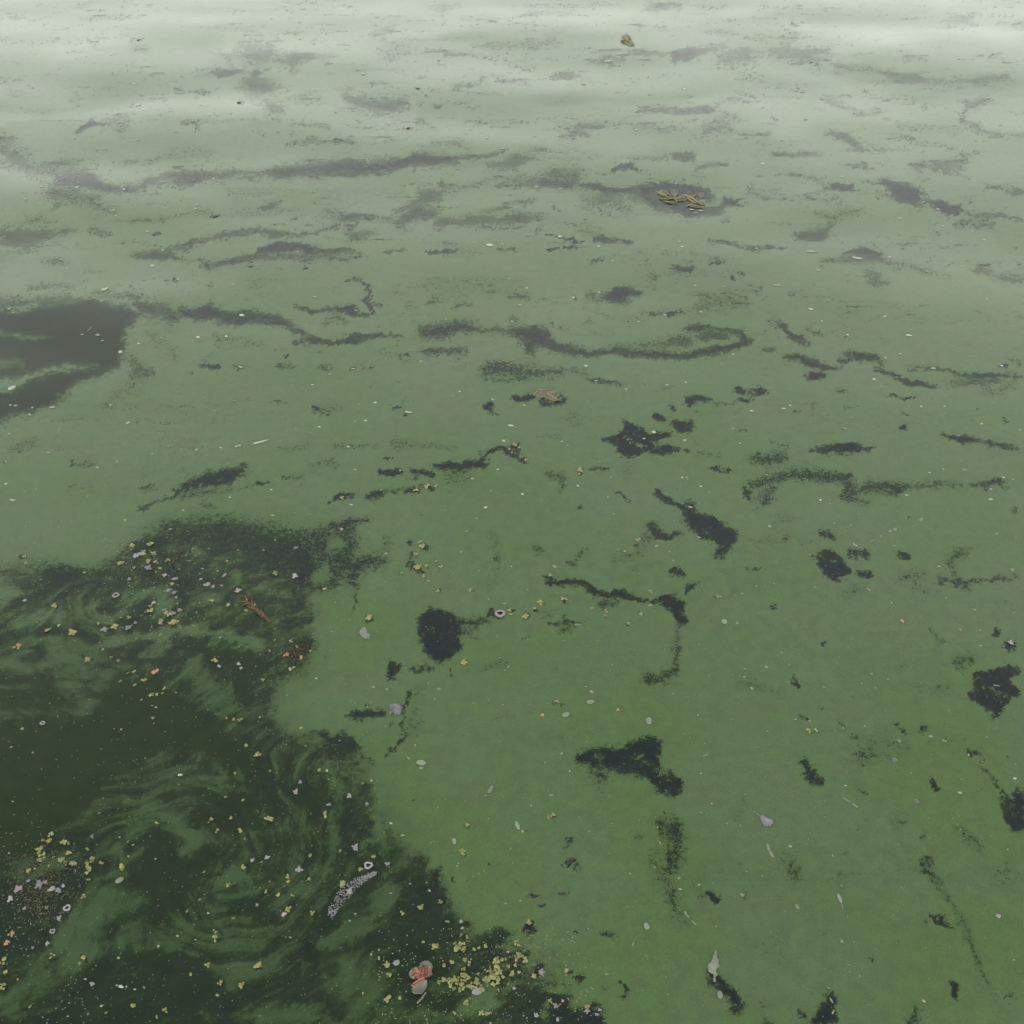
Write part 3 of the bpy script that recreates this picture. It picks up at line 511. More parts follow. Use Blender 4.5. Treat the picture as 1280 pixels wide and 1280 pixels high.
# eddies drag the corner into curls
def twisted(x, y):
    for (cu, cv, R, k) in ((135, 745, .085, 3.0), (262, 1085, .13, 2.6), (330, 1010, .16, -1.2), (60, 900, .2, 1.2)):
        cx, cy = at(cu, cv); dx, dy_ = x - cx, y - cy; a = k * np.exp(-(dx * dx + dy_ * dy_) / R ** 2)
        x, y = cx + dx * np.cos(a) - dy_ * np.sin(a), cy + dx * np.sin(a) + dy_ * np.cos(a)
    return x, y
tx, ty = twisted(Xg + .03 * fbm(Xg * 9, Yg * 9, 2, 21), Yg + .03 * fbm(Xg * 9, Yg * 9, 2, 23))
ang = .55; ta, tb = tx * np.cos(ang) + ty * np.sin(ang), -tx * np.sin(ang) + ty * np.cos(ang)
streak = .75 * fbm(ta * 8, tb * 30, 4, 25, .6) + .25 * fbm(ta * 30, tb * 130, 2, 29) + .55 * fbm(Xg * 24, Yg * 24, 5, 35, .68) + .5 * (.22 - np.abs(fbm(ta * 6 + 3, tb * 24, 3, 37, .5)))
st = sample(STRK, Ug, Vg) * inside
Uw, Vw = Ug + wu + st * 9 * fbm(ta * 8, tb * 25, 2, 31), Vg + wv + st * 9 * fbm(ta * 8, tb * 25, 2, 33)
cov = sample(COV, Uw, Vw); murk = sample(MURK, Uw, Vw) * inside; dim = sample(DIM, Uw, Vw) * inside
cov = 1 - (1 - cov) * inside
mid = 4 * cov * (1 - cov)
cov = cov + st * (.14 + .7 * mid) * streak * 1.1
sm = fbm(Xg * 3.1 + .4 * fbm(Xg * 6, Yg * 6, 2, 60), Yg * 7.5, 5, 61, .62)             # faint thin smears everywhere
farw = smooth((700 - Vg) / 500)
sm2 = fbm(Xg * 9 + .6 * fbm(Xg * 8, Yg * 8, 2, 64), Yg * 17, 5, 67, .68)
thin = smooth((sm - .06) / .34) * (.15 + .17 * farw) + smooth((sm2 - .16) / .3) * (.12 + .22 * farw)
fil = smooth((.05 - np.abs(fbm(Xg * 3.6 + .5 * fbm(Xg * 5, Yg * 5, 3, 91), Yg * 8.5, 4, 93, .6))) / .05) * smooth((fbm(Xg * 2, Yg * 4, 2, 97) + .12) / .3)
fil2 = smooth((.035 - np.abs(fbm(Xg * 6 + .4 * Yg + .6 * fbm(Xg * 7, Yg * 7, 3, 111), Yg * 15, 4, 113, .62))) / .04) * smooth((fbm(Xg * 3, Yg * 6, 2, 117) + .05) / .3)
thin = thin + fil * (.16 + .30 * farw) + fil2 * (.10 + .26 * farw)
cov = cov - thin * cov * .8
dots = smooth((fbm(Xg * 240, Yg * 240, 2, 81) - .22) / .25) * (1 - .75 * farw)
vl = .04 + .55 * smooth((fbm(Xg * 22, Yg * 30, 5, 101, .7) - .02) / .5)
cov = np.maximum(cov, vl * (1 - murk) * (1 - .3 * farw))
cov = np.maximum(cov, .62 * dots * smooth(fbm(Xg * 30, Yg * 30, 2, 83) + .55) * (1 - .8 * murk))
cov = np.maximum(cov, st * (1 - murk) * (.2 + .3 * streak))
thread = smooth((.030 - np.abs(fbm(ta * 7 + .5 * fbm(Xg * 20, Yg * 20, 3, 121), tb * 34, 4, 123, .6))) / .035) * smooth((fbm(Xg * 6, Yg * 6, 2, 127) + .2) / .4)
cov = cov + st * thread * (.34 - .16 * murk)
grit = smooth((fbm(Xg * 150, Yg * 150, 3, 131, .8) - .12) / .4)
cov = cov + st * .18 * (grit - .3) * (1 - .6 * murk)
cov = np.clip(cov, 0, 1)

def build_sheet(name, mat, step, dz, attrs, keep=None):
    rows = np.unique(np.append(np.arange(0, len(rowy), step), len(rowy) - 1)); cols = np.unique(np.append(np.arange(0, len(colt), step), len(colt) - 1))
    x, y, z = Xg[np.ix_(rows, cols)], Yg[np.ix_(rows, cols)], Hg[np.ix_(rows, cols)] + dz
    nr, nc = x.shape; idx = np.arange(nr * nc).reshape(nr, nc)
    q = np.stack([idx[:-1, :-1], idx[:-1, 1:], idx[1:, 1:], idx[1:, :-1]], -1).reshape(-1, 4)
    if keep is not None:
        kk = keep[np.ix_(rows, cols)].ravel(); q = q[kk[q].any(1)]
    me = bpy.data.meshes.new(name); me.vertices.add(nr * nc); me.vertices.foreach_set('co', np.stack([x, y, z], -1).astype(np.float32).ravel())
    me.loops.add(q.size); me.loops.foreach_set('vertex_index', q.ravel().astype(np.int32))
    me.polygons.add(len(q)); me.polygons.foreach_set('loop_start', np.arange(0, q.size, 4, dtype=np.int32)); me.polygons.foreach_set('loop_total', np.full(len(q), 4, np.int32))
    me.polygons.foreach_set('use_smooth', np.ones(len(q), bool)); me.update(calc_edges=True)
    for k, a in attrs.items():
        at_ = me.attributes.new(k, 'FLOAT', 'POINT'); at_.data.foreach_set('value', a[np.ix_(rows, cols)].astype(np.float32).ravel())
    me.materials.append(mat); o = bpy.data.objects.new(name, me); COL.objects.link(o); return o

def newmat(name):
    m = bpy.data.materials.new(name); m.use_nodes = True; t = m.node_tree; b = t.nodes['Principled BSDF']; return m, t, b
def noise(t, scale, detail=3, rough=.55, co=None, **k):
    n = N(t, 'ShaderNodeTexNoise'); n.inputs['Scale'].default_value = scale; n.inputs['Detail'].default_value = detail; n.inputs['Roughness'].default_value = rough
    if co is None: co = N(t, 'ShaderNodeNewGeometry').outputs['Position']
    t.links.new(co, n.inputs['Vector']); return n.outputs['Fac']
def rng_(t, v, a, b, c=0, d=1, sm=False):
    n = N(t, 'ShaderNodeMapRange'); n.interpolation_type = 'SMOOTHSTEP' if sm else 'LINEAR'
    t.links.new(v, n.inputs['Value'])
    for k, q in (('From Min', a), ('From Max', b), ('To Min', c), ('To Max', d)): n.inputs[k].default_value = q
    return n.outputs[0]
def mixc(t, f, a, b, mode='MIX'):
    n = N(t, 'ShaderNodeMix', data_type='RGBA', blend_type=mode)
    for s, q in (('Factor', f), ('A', a), ('B', b)):
        if isinstance(q, (tuple, float, int)): n.inputs[s].default_value = q if not isinstance(q, tuple) else (*q, 1)
        else: t.links.new(q, n.inputs[s])
    return n.outputs['Result']
def math_(t, op, a, b=None, c=None):
    n = N(t, 'ShaderNodeMath', operation=op)
    for i, q in enumerate((a, b, c)):
        if q is None: continue
        if isinstance(q, (int, float)): n.inputs[i].default_value = q
        else: t.links.new(q, n.inputs[i])
    return n.outputs[0]
def attr(t, nm): n = N(t, 'ShaderNodeAttribute'); n.attribute_name = nm; return n.outputs['Fac']

WATER_DARK, WATER_MURK = (.0066, .0108, .0114), (.0100, .0190, .0045)
FILM_A, FILM_B, FILM_DIM = (.0415, .0765, .0225), (.0480, .0795, .0325), (.0165, .036, .0115)  # last film tone is darkened to stand in for less reflected sky
m_water, t, b = newmat('water')
n1 = noise(t, 30, 4); c = mixc(t, attr(t, 'murk'), WATER_DARK, WATER_MURK); c2 = mixc(t, rng_(t, n1, .35, .65), c, mixc(t, 1., c, (.72, .8, .72), 'MULTIPLY'))
t.links.new(c2, b.inputs['Base Color']); b.inputs['Roughness'].default_value = .12; b.inputs['IOR'].default_value = 1.33
m_film, t, b = newmat('algae_film')
pos = N(t, 'ShaderNodeNewGeometry').outputs['Position']
big = rng_(t, noise(t, 3.2, 4, .55, pos), .36, .64); fine = noise(t, 340, 3, .6, pos); grain = noise(t, 900, 2, .6, pos)
c = mixc(t, big, FILM_A, FILM_B); c = mixc(t, attr(t, 'dim'), c, FILM_DIM)
c = mixc(t, rng_(t, noise(t, 42, 4, .6, pos), .4, .7, 0, .6), c, mixc(t, 1., c, (.78, .74, .92), 'MULTIPLY')); c = mixc(t, rng_(t, noise(t, 9, 5, .65, pos), .45, .7, 0, .6), c, mixc(t, 1., c, (1.12, .92, 1.0), 'MULTIPLY'))
c = mixc(t, 1., c, rng_(t, fine, .3, .7, .86, 1.12), 'MULTIPLY') 
t.links.new(c, b.inputs['Base Color']); b.inputs['Roughness'].default_value = .26; b.inputs['IOR'].default_value = 1.33; b.inputs['Specular IOR Level'].default_value = .45
b.inputs['Sheen Weight'].default_value = .15; b.inputs['Sheen Roughness'].default_value = .45; b.inputs['Sheen Tint'].default_value = (.82, 1, .80, 1)
clump = noise(t, 110, 3, .6, pos); n = math_(t, 'ADD', math_(t, 'MULTIPLY', fine, .38), math_(t, 'MULTIPLY', grain, .24)); n = math_(t, 'ADD', n, math_(t, 'MULTIPLY', clump, .38)); n = rng_(t, n, .39, .61)
sw = math_(t, 'MULTIPLY_ADD', attr(t, 'soft'), .20, .24)
e = math_(t, 'SUBTRACT', math_(t, 'MULTIPLY', attr(t, 'cover'), math_(t, 'MULTIPLY_ADD', sw, 2, 1)), math_(t, 'ADD', sw, n))
a = rng_(t, math_(t, 'DIVIDE', e, sw), -1, 1, 0, 1, True)
veil = rng_(t, attr(t, 'cover'), .02, .95, 0, 1); vf = math_(t, 'MULTIPLY_ADD', attr(t, 'soft'), .34, .28)
a = math_(t, 'ADD', math_(t, 'MULTIPLY', a, math_(t, 'SUBTRACT', 1., vf)), math_(t, 'MULTIPLY', veil, vf))
tr = N(t, 'ShaderNodeBsdfTransparent'); mx = N(t, 'ShaderNodeMixShader'); L = t.links.new
L(a, mx.inputs[0]); L(tr.outputs[0], mx.inputs[1]); L(b.outputs[0], mx.inputs[2]); L(mx.outputs[0], t.nodes['Material Output'].inputs['Surface'])
tag(build_sheet('water', m_water, 2, -.0005, {'murk': np.clip(murk + .45 * st * (1 - murk), 0, 1)}), kind='structure')
film = build_sheet('algae_scum', m_film, 1, 0, {'cover': cov, 'dim': dim, 'soft': st}, keep=cov > .03)
tag(film, 'thin dull green film of algae lying over the dark water, torn open in patches', 'algae', kind='stuff')
# ------------------------------------------------------------------ materials of the floating things
def simple(name, c1, c2, scale=400, rough=.5, c3=None, sub=0):
    m, t, b = newmat(name); oi = N(t, 'ShaderNodeObjectInfo').outputs['Random']
    c = mixc(t, rng_(t, noise(t, scale, 4, .6), .35, .65), c1, c2)
    if c3: c = mixc(t, rng_(t, noise(t, scale * 2.7, 3, .6), .5, .68), c, c3)
    c = mixc(t, 1., c, rng_(t, oi, 0, 1, .5, .98), 'MULTIPLY')
    t.links.new(c, b.inputs['Base Color']); b.inputs['Roughness'].default_value = rough; b.inputs['IOR'].default_value = 1.38
    bp = N(t, 'ShaderNodeBump'); bp.inputs['Strength'].default_value = .5; bp.inputs['Distance'].default_value = .0006
    t.links.new(noise(t, scale * 2, 3, .6), bp.inputs['Height']); t.links.new(bp.outputs[0], b.inputs['Normal']); return m
m_frond = simple('duckweed', (.155, .17, .045), (.215, .215, .08), 500, .45, (.10, .13, .035))
m_orange = simple('withered_duckweed', (.27, .15, .06), (.28, .21, .10), 500, .6, (.20, .10, .05))
m_husk = simple('papery_husk', (.25, .255, .245), (.165, .17, .165), 450, .6, (.10, .09, .10))
m_pink = simple('pinkish_husk', (.27, .225, .215), (.18, .155, .15), 450, .6, (.13, .09, .09))
m_petal = simple('wet_petal', (.125, .155, .105), (.155, .175, .13), 260, .4)
m_grey = simple('grey_lilac_petal', (.20, .21, .20), (.16, .17, .16), 260, .45)
m_fleck = simple('plant_fleck', (.13, .15, .08), (.21, .215, .15), 500, .5)
m_pale = simple('pale_flake', (.29, .31, .235), (.23, .25, .18), 500, .4)
m_dark = simple('dark_bark', (.010, .010, .007), (.022, .020, .014), 700, .5)
m_hole = simple('hollow', (.02, .012, .014), (.05, .025, .025), 700, .5)
m_leafbrown = simple('rotten_leaf', (.085, .09, .05), (.13, .12, .07), 160, .6, (.05, .06, .035))
m_vein = simple('leaf_vein', (.26, .23, .10), (.17, .155, .08), 300, .5)
m_coral = simple('coral_petal', (.40, .15, .09), (.32, .18, .125), 260, .5, (.26, .085, .05))
m_cream = simple('cream_petal', (.15, .155, .13), (.10, .125, .08), 260, .5)
m_red = simple('reddish_down', (.10, .045, .022), (.16, .085, .045), 300, .7, (.05, .035, .02))
m_litter = simple('plant_litter', (.025, .038, .014), (.075, .06, .03), 600, .6, (.13, .12, .055))
m_red2 = simple('brown_sheath', (.075, .05, .03), (.05, .038, .022), 300, .7, (.05, .035, .02))
m_bubble = simple('froth', (.32, .33, .33), (.22, .235, .23), 900, .35)

# ------------------------------------------------------------------ shapes
R_ = random.Random(7)
def slab(n, rad, rise, thick, rings=2, jag=0., aspect=1., cup=0.):
    """small closed disc with an uneven outline: domed or cupped top, flat underside"""
    rr = [rad * (1 + jag * R_.uniform(-1, 1)) for _ in range(n)]
    v, f = [(0, 0, rise + thick)], []
    for k in range(1, rings + 1):
        q = k / rings
        for i in range(n):
            a = 2 * math.pi * i / n; z = thick + rise * (1 - q * q) + cup * q ** 3 * (1 + .5 * math.sin(2 * a + rr[0] * 9)) + .12 * rise * R_.uniform(-1, 1)
            v.append((rr[i] * q * math.cos(a), rr[i] * q * math.sin(a) * aspect, z))
    for i in range(n): f.append((0, 1 + i, 1 + (i + 1) % n))
    for k in range(rings - 1):
        for i in range(n):
            a, b = 1 + k * n + i, 1 + k * n + (i + 1) % n; f.append((a, a + n, b + n, b))
    o = 1 + (rings - 1) * n; base = len(v)
    for i in range(n): v.append((v[o + i][0] * .92, v[o + i][1] * .92, 0))
    for i in range(n): a, b = o + i, o + (i + 1) % n; f.append((a, base + i, base + (i + 1) % n, b))
    f.append(tuple(base + n - 1 - i for i in range(n)))
    return v, f
def merge(parts):
    V, F = [], []
    for (v, f), (x, y, z), a, s in parts:
        o = len(V); ca, sa = math.cos(a) * s, math.sin(a) * s
        V += [(p[0] * ca - p[1] * sa + x, p[0] * sa + p[1] * ca + y, p[2] * s + z) for p in v]; F += [tuple(i + o for i in q) for q in f]
    return V, F
def mk_mesh(name, vf, mat):
    me = bpy.data.meshes.new(name); me.from_pydata(vf[0], [], vf[1]); me.update(); me.polygons.foreach_set('use_smooth', [True] * len(me.polygons)); me.materials.append(mat); return me
def frond(): return slab(9, 1, .25, .18, 2, .10, .78)
def cluster(n, spread):
    parts = []
    for i in range(n):
        a = 2 * math.pi * (i + R_.uniform(-.45, .45)) / n if n > 1 else 0; r = spread * R_.uniform(.55, 1.15) if n > 1 else 0
        if n > 4 and i == n - 1: r *= .2
        parts.append((frond(), (r * math.cos(a), r * math.sin(a), .05 * i), a + R_.uniform(-.5, .5), R_.uniform(.40, .66)))
    return parts
duck_meshes = [mk_mesh('duckweed_fronds', merge(cluster(n, s)), m_frond) for n, s in ((2, .5), (3, .55), (3, .6), (4, .62), (4, .6), (5, .7), (5, .66), (2, .45))]
frond_meshes = [mk_mesh('frond', frond(), m_frond) for _ in range(3)]
orange_mesh = [mk_mesh('withered_fronds', merge(cluster(4, .55)), m_orange) for _ in range(3)]
petal_meshes = [mk_mesh('petal', slab(14, 1, .10, .08, 3, .09, .999, .10), m_petal) for _ in range(5)]
grey_meshes = [mk_mesh('petal', slab(14, 1, .10, .10, 3, .10, .999, .16), m_grey) for _ in range(3)]
fleck_meshes = [mk_mesh('plant_fleck', slab(R_.choice((6, 7, 8)), 1, .2, .2, 1, .32, R_.uniform(.4, .85)), m_fleck) for _ in range(9)]
pale_meshes = [mk_mesh('plant_fleck', slab(R_.choice((6, 7, 8)), 1, .25, .25, 1, .3, R_.uniform(.45, .9)), m_pale) for _ in range(6)]
def husk_vf():
    n = R_.randint(3, 5); P = [(slab(10, 1, .35, .25, 2, .20, .85, .1), (0, 0, 0), R_.uniform(0, 6), .62)]
    for i in range(n):
        a = R_.uniform(0, 6.28); P.append((slab(7, 1, .35, .3, 1, .25, .7), (.62 * math.cos(a), .62 * math.sin(a), .05), a, R_.uniform(.28, .45)))
    return merge(P)
husk_meshes = [mk_mesh('husk', husk_vf(), m_husk) for _ in range(6)]; pinkhusk_meshes = [mk_mesh('husk', husk_vf(), m_pink) for _ in range(3)]
def bark_vf(): return slab(9, 1, .25, .15, 2, .25, .999)
bark_meshes = [mk_mesh('bark_bit', bark_vf(), m_dark) for _ in range(4)]

RAND = random.Random(21)
def place(u, v): 
    x, y = at(u, v); x, y = float(x), float(y); return x, y, height(x, y)
def link_mesh(name, me, loc, rot, sc, parent=None):
    o = bpy.data.objects.new(name, me); COL.objects.link(o); o.location = loc; o.rotation_euler = rot; o.scale = sc
    if parent is not None: o.parent = parent
    return o
def cover_at(u, v): return float(sample(COV, np.array([u]), np.array([v]))[0])
def ground(u, v):
    c = cover_at(u, v)
    if c < .25: return 'in open dark water'
    if c < .7: return 'on thin dark scum'
    return 'on smooth green scum'

ITEMS = []          # (object, u, v, noun phrase, category, group, size)
def item(o, u, v, phrase, cat, group, size): ITEMS.append((o, u, v, phrase, cat, group, size))

for i, (u, v, r, *_) in enumerate(DUCK):
    x, y, z = place(u, v); jx, jy = jac(u, v); s = r * jx * 1.55 * RAND.uniform(.8, 1.2); a = RAND.uniform(0, 6.28)
    if r >= 2.4:
        n = RAND.choice((4, 5, 5, 6) if r > 2.7 else (3, 4, 4))
        e = bpy.data.objects.new('duckweed_clump', None); COL.objects.link(e); e.location = (x, y, z + .0001); e.rotation_euler.z = a; e.empty_display_size = .005
        e.scale = (s, s, s * .8)
        for k in range(n):
            b = 2 * math.pi * (k + RAND.uniform(-.48, .48)) / n; q = .6 * RAND.uniform(.55, 1.25) * (.15 if n > 4 and k == n - 1 else 1); f = RAND.uniform(.38, .66)
            link_mesh('frond', frond_meshes[k % 3], (q * math.cos(b), q * math.sin(b), .05 + .05 * k), (RAND.uniform(-.12, .12), RAND.uniform(-.12, .12), b + RAND.uniform(-.5, .5)), (f, f, f), e)
        o = e
    else:
        n = RAND.randrange(8); o = link_mesh('duckweed_clump', duck_meshes[n], (x, y, z), (0, 0, a), (s, s, s * .8))
    item(o, u, v, 'yellow-green duckweed clump', 'duckweed', 'duckweed clumps', r)
for u, v, r, *_ in ORANGE:
    x, y, z = place(u, v); jx, jy = jac(u, v); s = r * jx * 1.5; o = link_mesh('withered_duckweed', RAND.choice(orange_mesh), (x, y, z), (0, 0, RAND.uniform(0, 6.28)), (s, s, s))
    if r > 1.8 and (u > 150 or u < 30): item(o, u, v, 'withered orange duckweed clump', 'duckweed', 'withered duckweed clumps', r)
    else: item(o, u, v, 'small withered orange duckweed', 'duckweed', 'withered duckweed clumps', r)
for u, v, r, *_ in HUSK:
    x, y, z = place(u, v); jx, jy = jac(u, v); s = r * jx * 1.85 * RAND.uniform(.75, 1.2); pk = RAND.random() < .12
    o = link_mesh('papery_husk', RAND.choice(pinkhusk_meshes if pk else husk_meshes), (x, y, z), (0, 0, RAND.uniform(0, 6.28)), (s, s, s * .8))
    item(o, u, v, 'pinkish papery husk' if pk else 'greyish white papery husk', 'husk', 'papery husks', r)
def lay(u, v, rx, ry, deg, me, name, lift=0., zs=1.):
    a = math.radians(deg); x, y, z = place(u, v)
    x0, y0 = at(u - rx * math.cos(a), v + rx * math.sin(a)); x1, y1 = at(u + rx * math.cos(a), v - rx * math.sin(a))
    L0 = math.hypot(x1 - x0, y1 - y0) / 2; b = math.atan2(float(y1 - y0), float(x1 - x0))
    p0 = at(u - ry * math.sin(a), v - ry * math.cos(a)); p1 = at(u + ry * math.sin(a), v + ry * math.cos(a)); W = math.hypot(p1[0] - p0[0], p1[1] - p0[1]) / 2 * abs(1)
    # width measured across the long axis
    W = abs((p1[0] - p0[0]) * -math.sin(b) + (p1[1] - p0[1]) * math.cos(b)) / 2
    return link_mesh(name, me, (x, y, z + lift), (0, 0, b), (L0, W, min(L0, W) * zs))
for u, v, rx, ry, deg in PETAL:
    big = (abs(u - 597) < 3 and abs(v - 1240) < 4) or (abs(u - 495) < 6 and abs(v - 886) < 6); me = RAND.choice(grey_meshes if big or (v > 1150 and u < 500) else petal_meshes)
    rx *= 1.3; ry *= 1.35; long_ = max(rx, ry) > 2.6 * min(rx, ry)
    me = RAND.choice(pale_meshes) if v < 560 else me
    o = lay(u, v, rx, ry, deg, me, 'stray_petal' if not long_ else 'plant_sliver')
    ph = ('grey-lilac petal' if big else 'pale grey-green petal') if not long_ else 'long thin pale sliver'
    item(o, u, v, ph, 'petal' if not long_ else 'sliver', 'stray petals' if not long_ else 'pale slivers', max(rx, ry))
FLECK.sort(key=lambda q: -q[2] * (1.0 if q[1] > 640 else 1.15))
REST = FLECK[290:]; FLECK = FLECK[:290]
for u, v, r, *_ in FLECK:
    x, y, z = place(u, v); jx, jy = jac(u, v); s = r * jx * 1.35
    o = link_mesh('plant_fleck', RAND.choice(pale_meshes if RAND.random() < (.8 if v < 640 else .08) else fleck_meshes), (x, y, z), (0, 0, RAND.uniform(-.5, .5) + (math.pi if RAND.random() < .5 else 0)), (s, s, s * .7))
    item(o, u, v, 'tiny pale plant fleck', 'fleck', 'pale plant flecks', r)
for u, v, rx, ry, deg in DARK:
    o = lay(u, v, rx * 1.4, ry * 1.5, deg, RAND.choice(bark_meshes), 'bark_bit'); item(o, u, v, 'small dark bit of bark', 'bark', 'dark bits of bark', rx)

# ring shaped husks: ruffled rim round a dark hollow
def ring_parts(root, s, k):
    n = 14; V, F = [], []; m = 5
    for i in range(n):
        a = 2 * math.pi * i / n; R0 = .72 * (1 + .12 * math.sin(3 * a + k)) + R_.uniform(-.04, .04)
        for j in range(m):
            b = 2 * math.pi * j / m; w = .27 * (1 + .25 * R_.uniform(-1, 1))
            V.append((s * (R0 + w * math.cos(b)) * math.cos(a), s * (R0 + w * math.cos(b)) * math.sin(a) * .9, s * (.22 + .22 * math.sin(b))))
    for i in range(n):
        for j in range(m): F.append((i * m + j, i * m + (j + 1) % m, ((i + 1) % n) * m + (j + 1) % m, ((i + 1) % n) * m + j))
    mesh_obj('rim', V, F, m_pink if k == 0 else m_husk, root)
    vf = slab(10, .55 * s, .1 * s, .1 * s, 1, .1); mesh_obj('hollow', vf[0], vf[1], m_hole, root)
for k, (u, v, r, *_) in enumerate(RING):
    x, y, z = place(u, v); jx, jy = jac(u, v); e = bpy.data.objects.new('ring_husk', None); COL.objects.link(e); e.location = (x, y, z)
    ring_parts(e, r * jx * 1.45, k)
    item(e, u, v, 'pink ring-shaped husk with dark red centre' if k == 0 else 'white ring-shaped husk with dark centre', 'husk', None if k == 0 else 'white ring husks', r)

# sheets cut to a traced outline, laid on the water, with body
def sheet(name, px, mat, parent, cup, thick, crinkle=.0006, rings=5, n=30, lift=0., freq=90.):
    P = np.array(px, float); d = np.r_[0, np.cumsum(np.hypot(*np.diff(np.vstack([P, P[:1]]), axis=0).T))]; Q = np.vstack([P, P[:1]]); t = np.linspace(0, d[-1], n, endpoint=False)
    u = np.interp(t, d, Q[:, 0]); v = np.interp(t, d, Q[:, 1]); x, y = at(u, v); cx, cy = float(x.mean()), float(y.mean()); bz = height(cx, cy)
    V, F = [(cx, cy, bz + lift + thick)], []
    for k in range(1, rings + 1):
        q = k / rings
        for i in range(n):
            X, Y = cx + (x[i] - cx) * q, cy + (y[i] - cy) * q; z = bz + lift + thick + cup * q * q + crinkle * float(fbm(np.array([X * freq]), np.array([Y * freq]), 2, 5)[0]) * 2 * q
            V.append((X, Y, max(z, bz + .0002)))
    for i in range(n): F.append((0, 1 + i, 1 + (i + 1) % n))
    for k in range(rings - 1):
        for i in range(n): a, b = 1 + k * n + i, 1 + k * n + (i + 1) % n; F.append((a, a + n, b + n, b))
    o = 1 + (rings - 1) * n; base = len(V)
    for i in range(n): V.append((V[o + i][0], V[o + i][1], max(V[o + i][2] - thick, bz + .0001)))
    for i in range(n): a, b = o + i, o + (i + 1) % n; F.append((a, base + i, base + (i + 1) % n, b))
    F.append(tuple(base + n - 1 - i for i in range(n)))
    if parent is not None: pl = Vector(parent.location); V = [(p[0] - pl[0], p[1] - pl[1], p[2] - pl[2]) for p in V]
    return mesh_obj(name, V, F, mat, parent)
def vein(name, px, r, mat, parent, lift):
    pts = [np.array([*map(float, at(u, v))]) for u, v in px]; V, F = [], []; pl = Vector(parent.location); m = 5
    for i, p in enumerate(pts):
        d = pts[min(i + 1, len(pts) - 1)] - pts[max(i - 1, 0)]; d = d / (np.hypot(*d) + 1e-9); nx, ny = -d[1], d[0]; rr = r * (1 - .5 * i / max(1, len(pts) - 1)); z = height(*p) + lift
        for j in range(m): b = 2 * math.pi * j / m; V.append((p[0] + nx * rr * math.cos(b) - pl[0], p[1] + ny * rr * math.cos(b) - pl[1], z + rr * math.sin(b) - pl[2]))
    for i in range(len(pts) - 1):
        for j in range(m): F.append((i * m + j, i * m + (j + 1) % m, (i + 1) * m + (j + 1) % m, (i + 1) * m + j))
    F += [tuple(range(m)), tuple(range((len(pts) - 1) * m, len(pts) * m))[::-1]]
    return mesh_obj(name, V, F, mat, parent)
def root_at(name, u, v):
    e = bpy.data.objects.new(name, None); COL.objects.link(e); e.location = place(u, v); e.empty_display_size = .01; return e
def zz(ox, oy, k, s): q = [float(t) for t in s.split()]; return [(ox + q[i] / k, oy + q[i + 1] / k) for i in range(0, len(q), 2)]
LF = lambda s: zz(780, 200, 7.11, s)
e = root_at('decayed_leaf', 853, 248)
for pl_ in ('290 290 340 265 380 283 400 312 360 320 318 312', '312 345 345 334 440 345 400 360 340 366', '345 372 400 372 472 398 400 390', '400 275 470 258 490 300 462 332 420 316', '430 326 500 332 566 336 560 364 470 374 440 352',
            '545 308 600 300 650 290 640 330 600 347 560 335', '560 350 640 352 722 402 690 412 640 392 600 378', '560 398 620 402 700 434 600 424', '650 298 706 294 712 342 672 350 656 330'):
    sheet('leaf_shred', LF(pl_), m_leafbrown, e, .0008, .0006, .0015, 3, 20)
for s in ('300 302 370 325 435 352', '315 350 380 352 440 350', '345 275 390 300 425 335', '430 350 500 348 565 340', '540 318 620 355 660 385 702 402', '560 352 610 345 645 312', '560 345 640 398', '640 382 600 392 590 408', '620 408 660 418 700 430', '450 345 462 370 472 392', '360 375 410 378 455 388', '560 415 590 405 625 400'):
    vein('vein', LF(s), .0020, m_vein, e, .0025)
item(e, 853, 248, 'large yellowish decayed leaf with spread veins lying in a dark gap', 'leaf', None, 30)
e = root_at('skeleton_leaf', 683, 496)
E3 = lambda s: zz(420, 320, 2.909, s)
sheet('leaf_blade', E3('718 505 738 490 775 493 806 500 790 515 815 530 790 535 760 520 730 522'), m_leafbrown, e, .0008, .0008, .0015, 4, 28)
for s in ('718 512 736 491 776 494', '736 505 770 508 800 500', '770 508 812 530', '740 520 765 512 772 498'): vein('vein', E3(s), .0013, m_vein, e, .0015)
item(e, 683, 496, 'pale torn skeleton leaf with brown edge beside a dark gap', 'leaf', None, 12)
e = root_at('skeleton_leaf', 785, 50); B3 = lambda s: zz(420, 0, 2.909, s)
sheet('leaf_blade', B3('1040 128 1065 126 1075 148 1088 165 1068 168 1048 158 1036 150'), m_leafbrown, e, .001, .001, .003, 4, 20)
for s in ('1040 130 1060 148 1086 166', '1036 150 1060 148 1074 140', '1062 128 1060 148 1050 160'): vein('vein', B3(s), .0022, m_vein, e, .003)
item(e, 785, 50, 'small yellowish leaf floating far out near the pale bright ripples', 'leaf', None, 8)
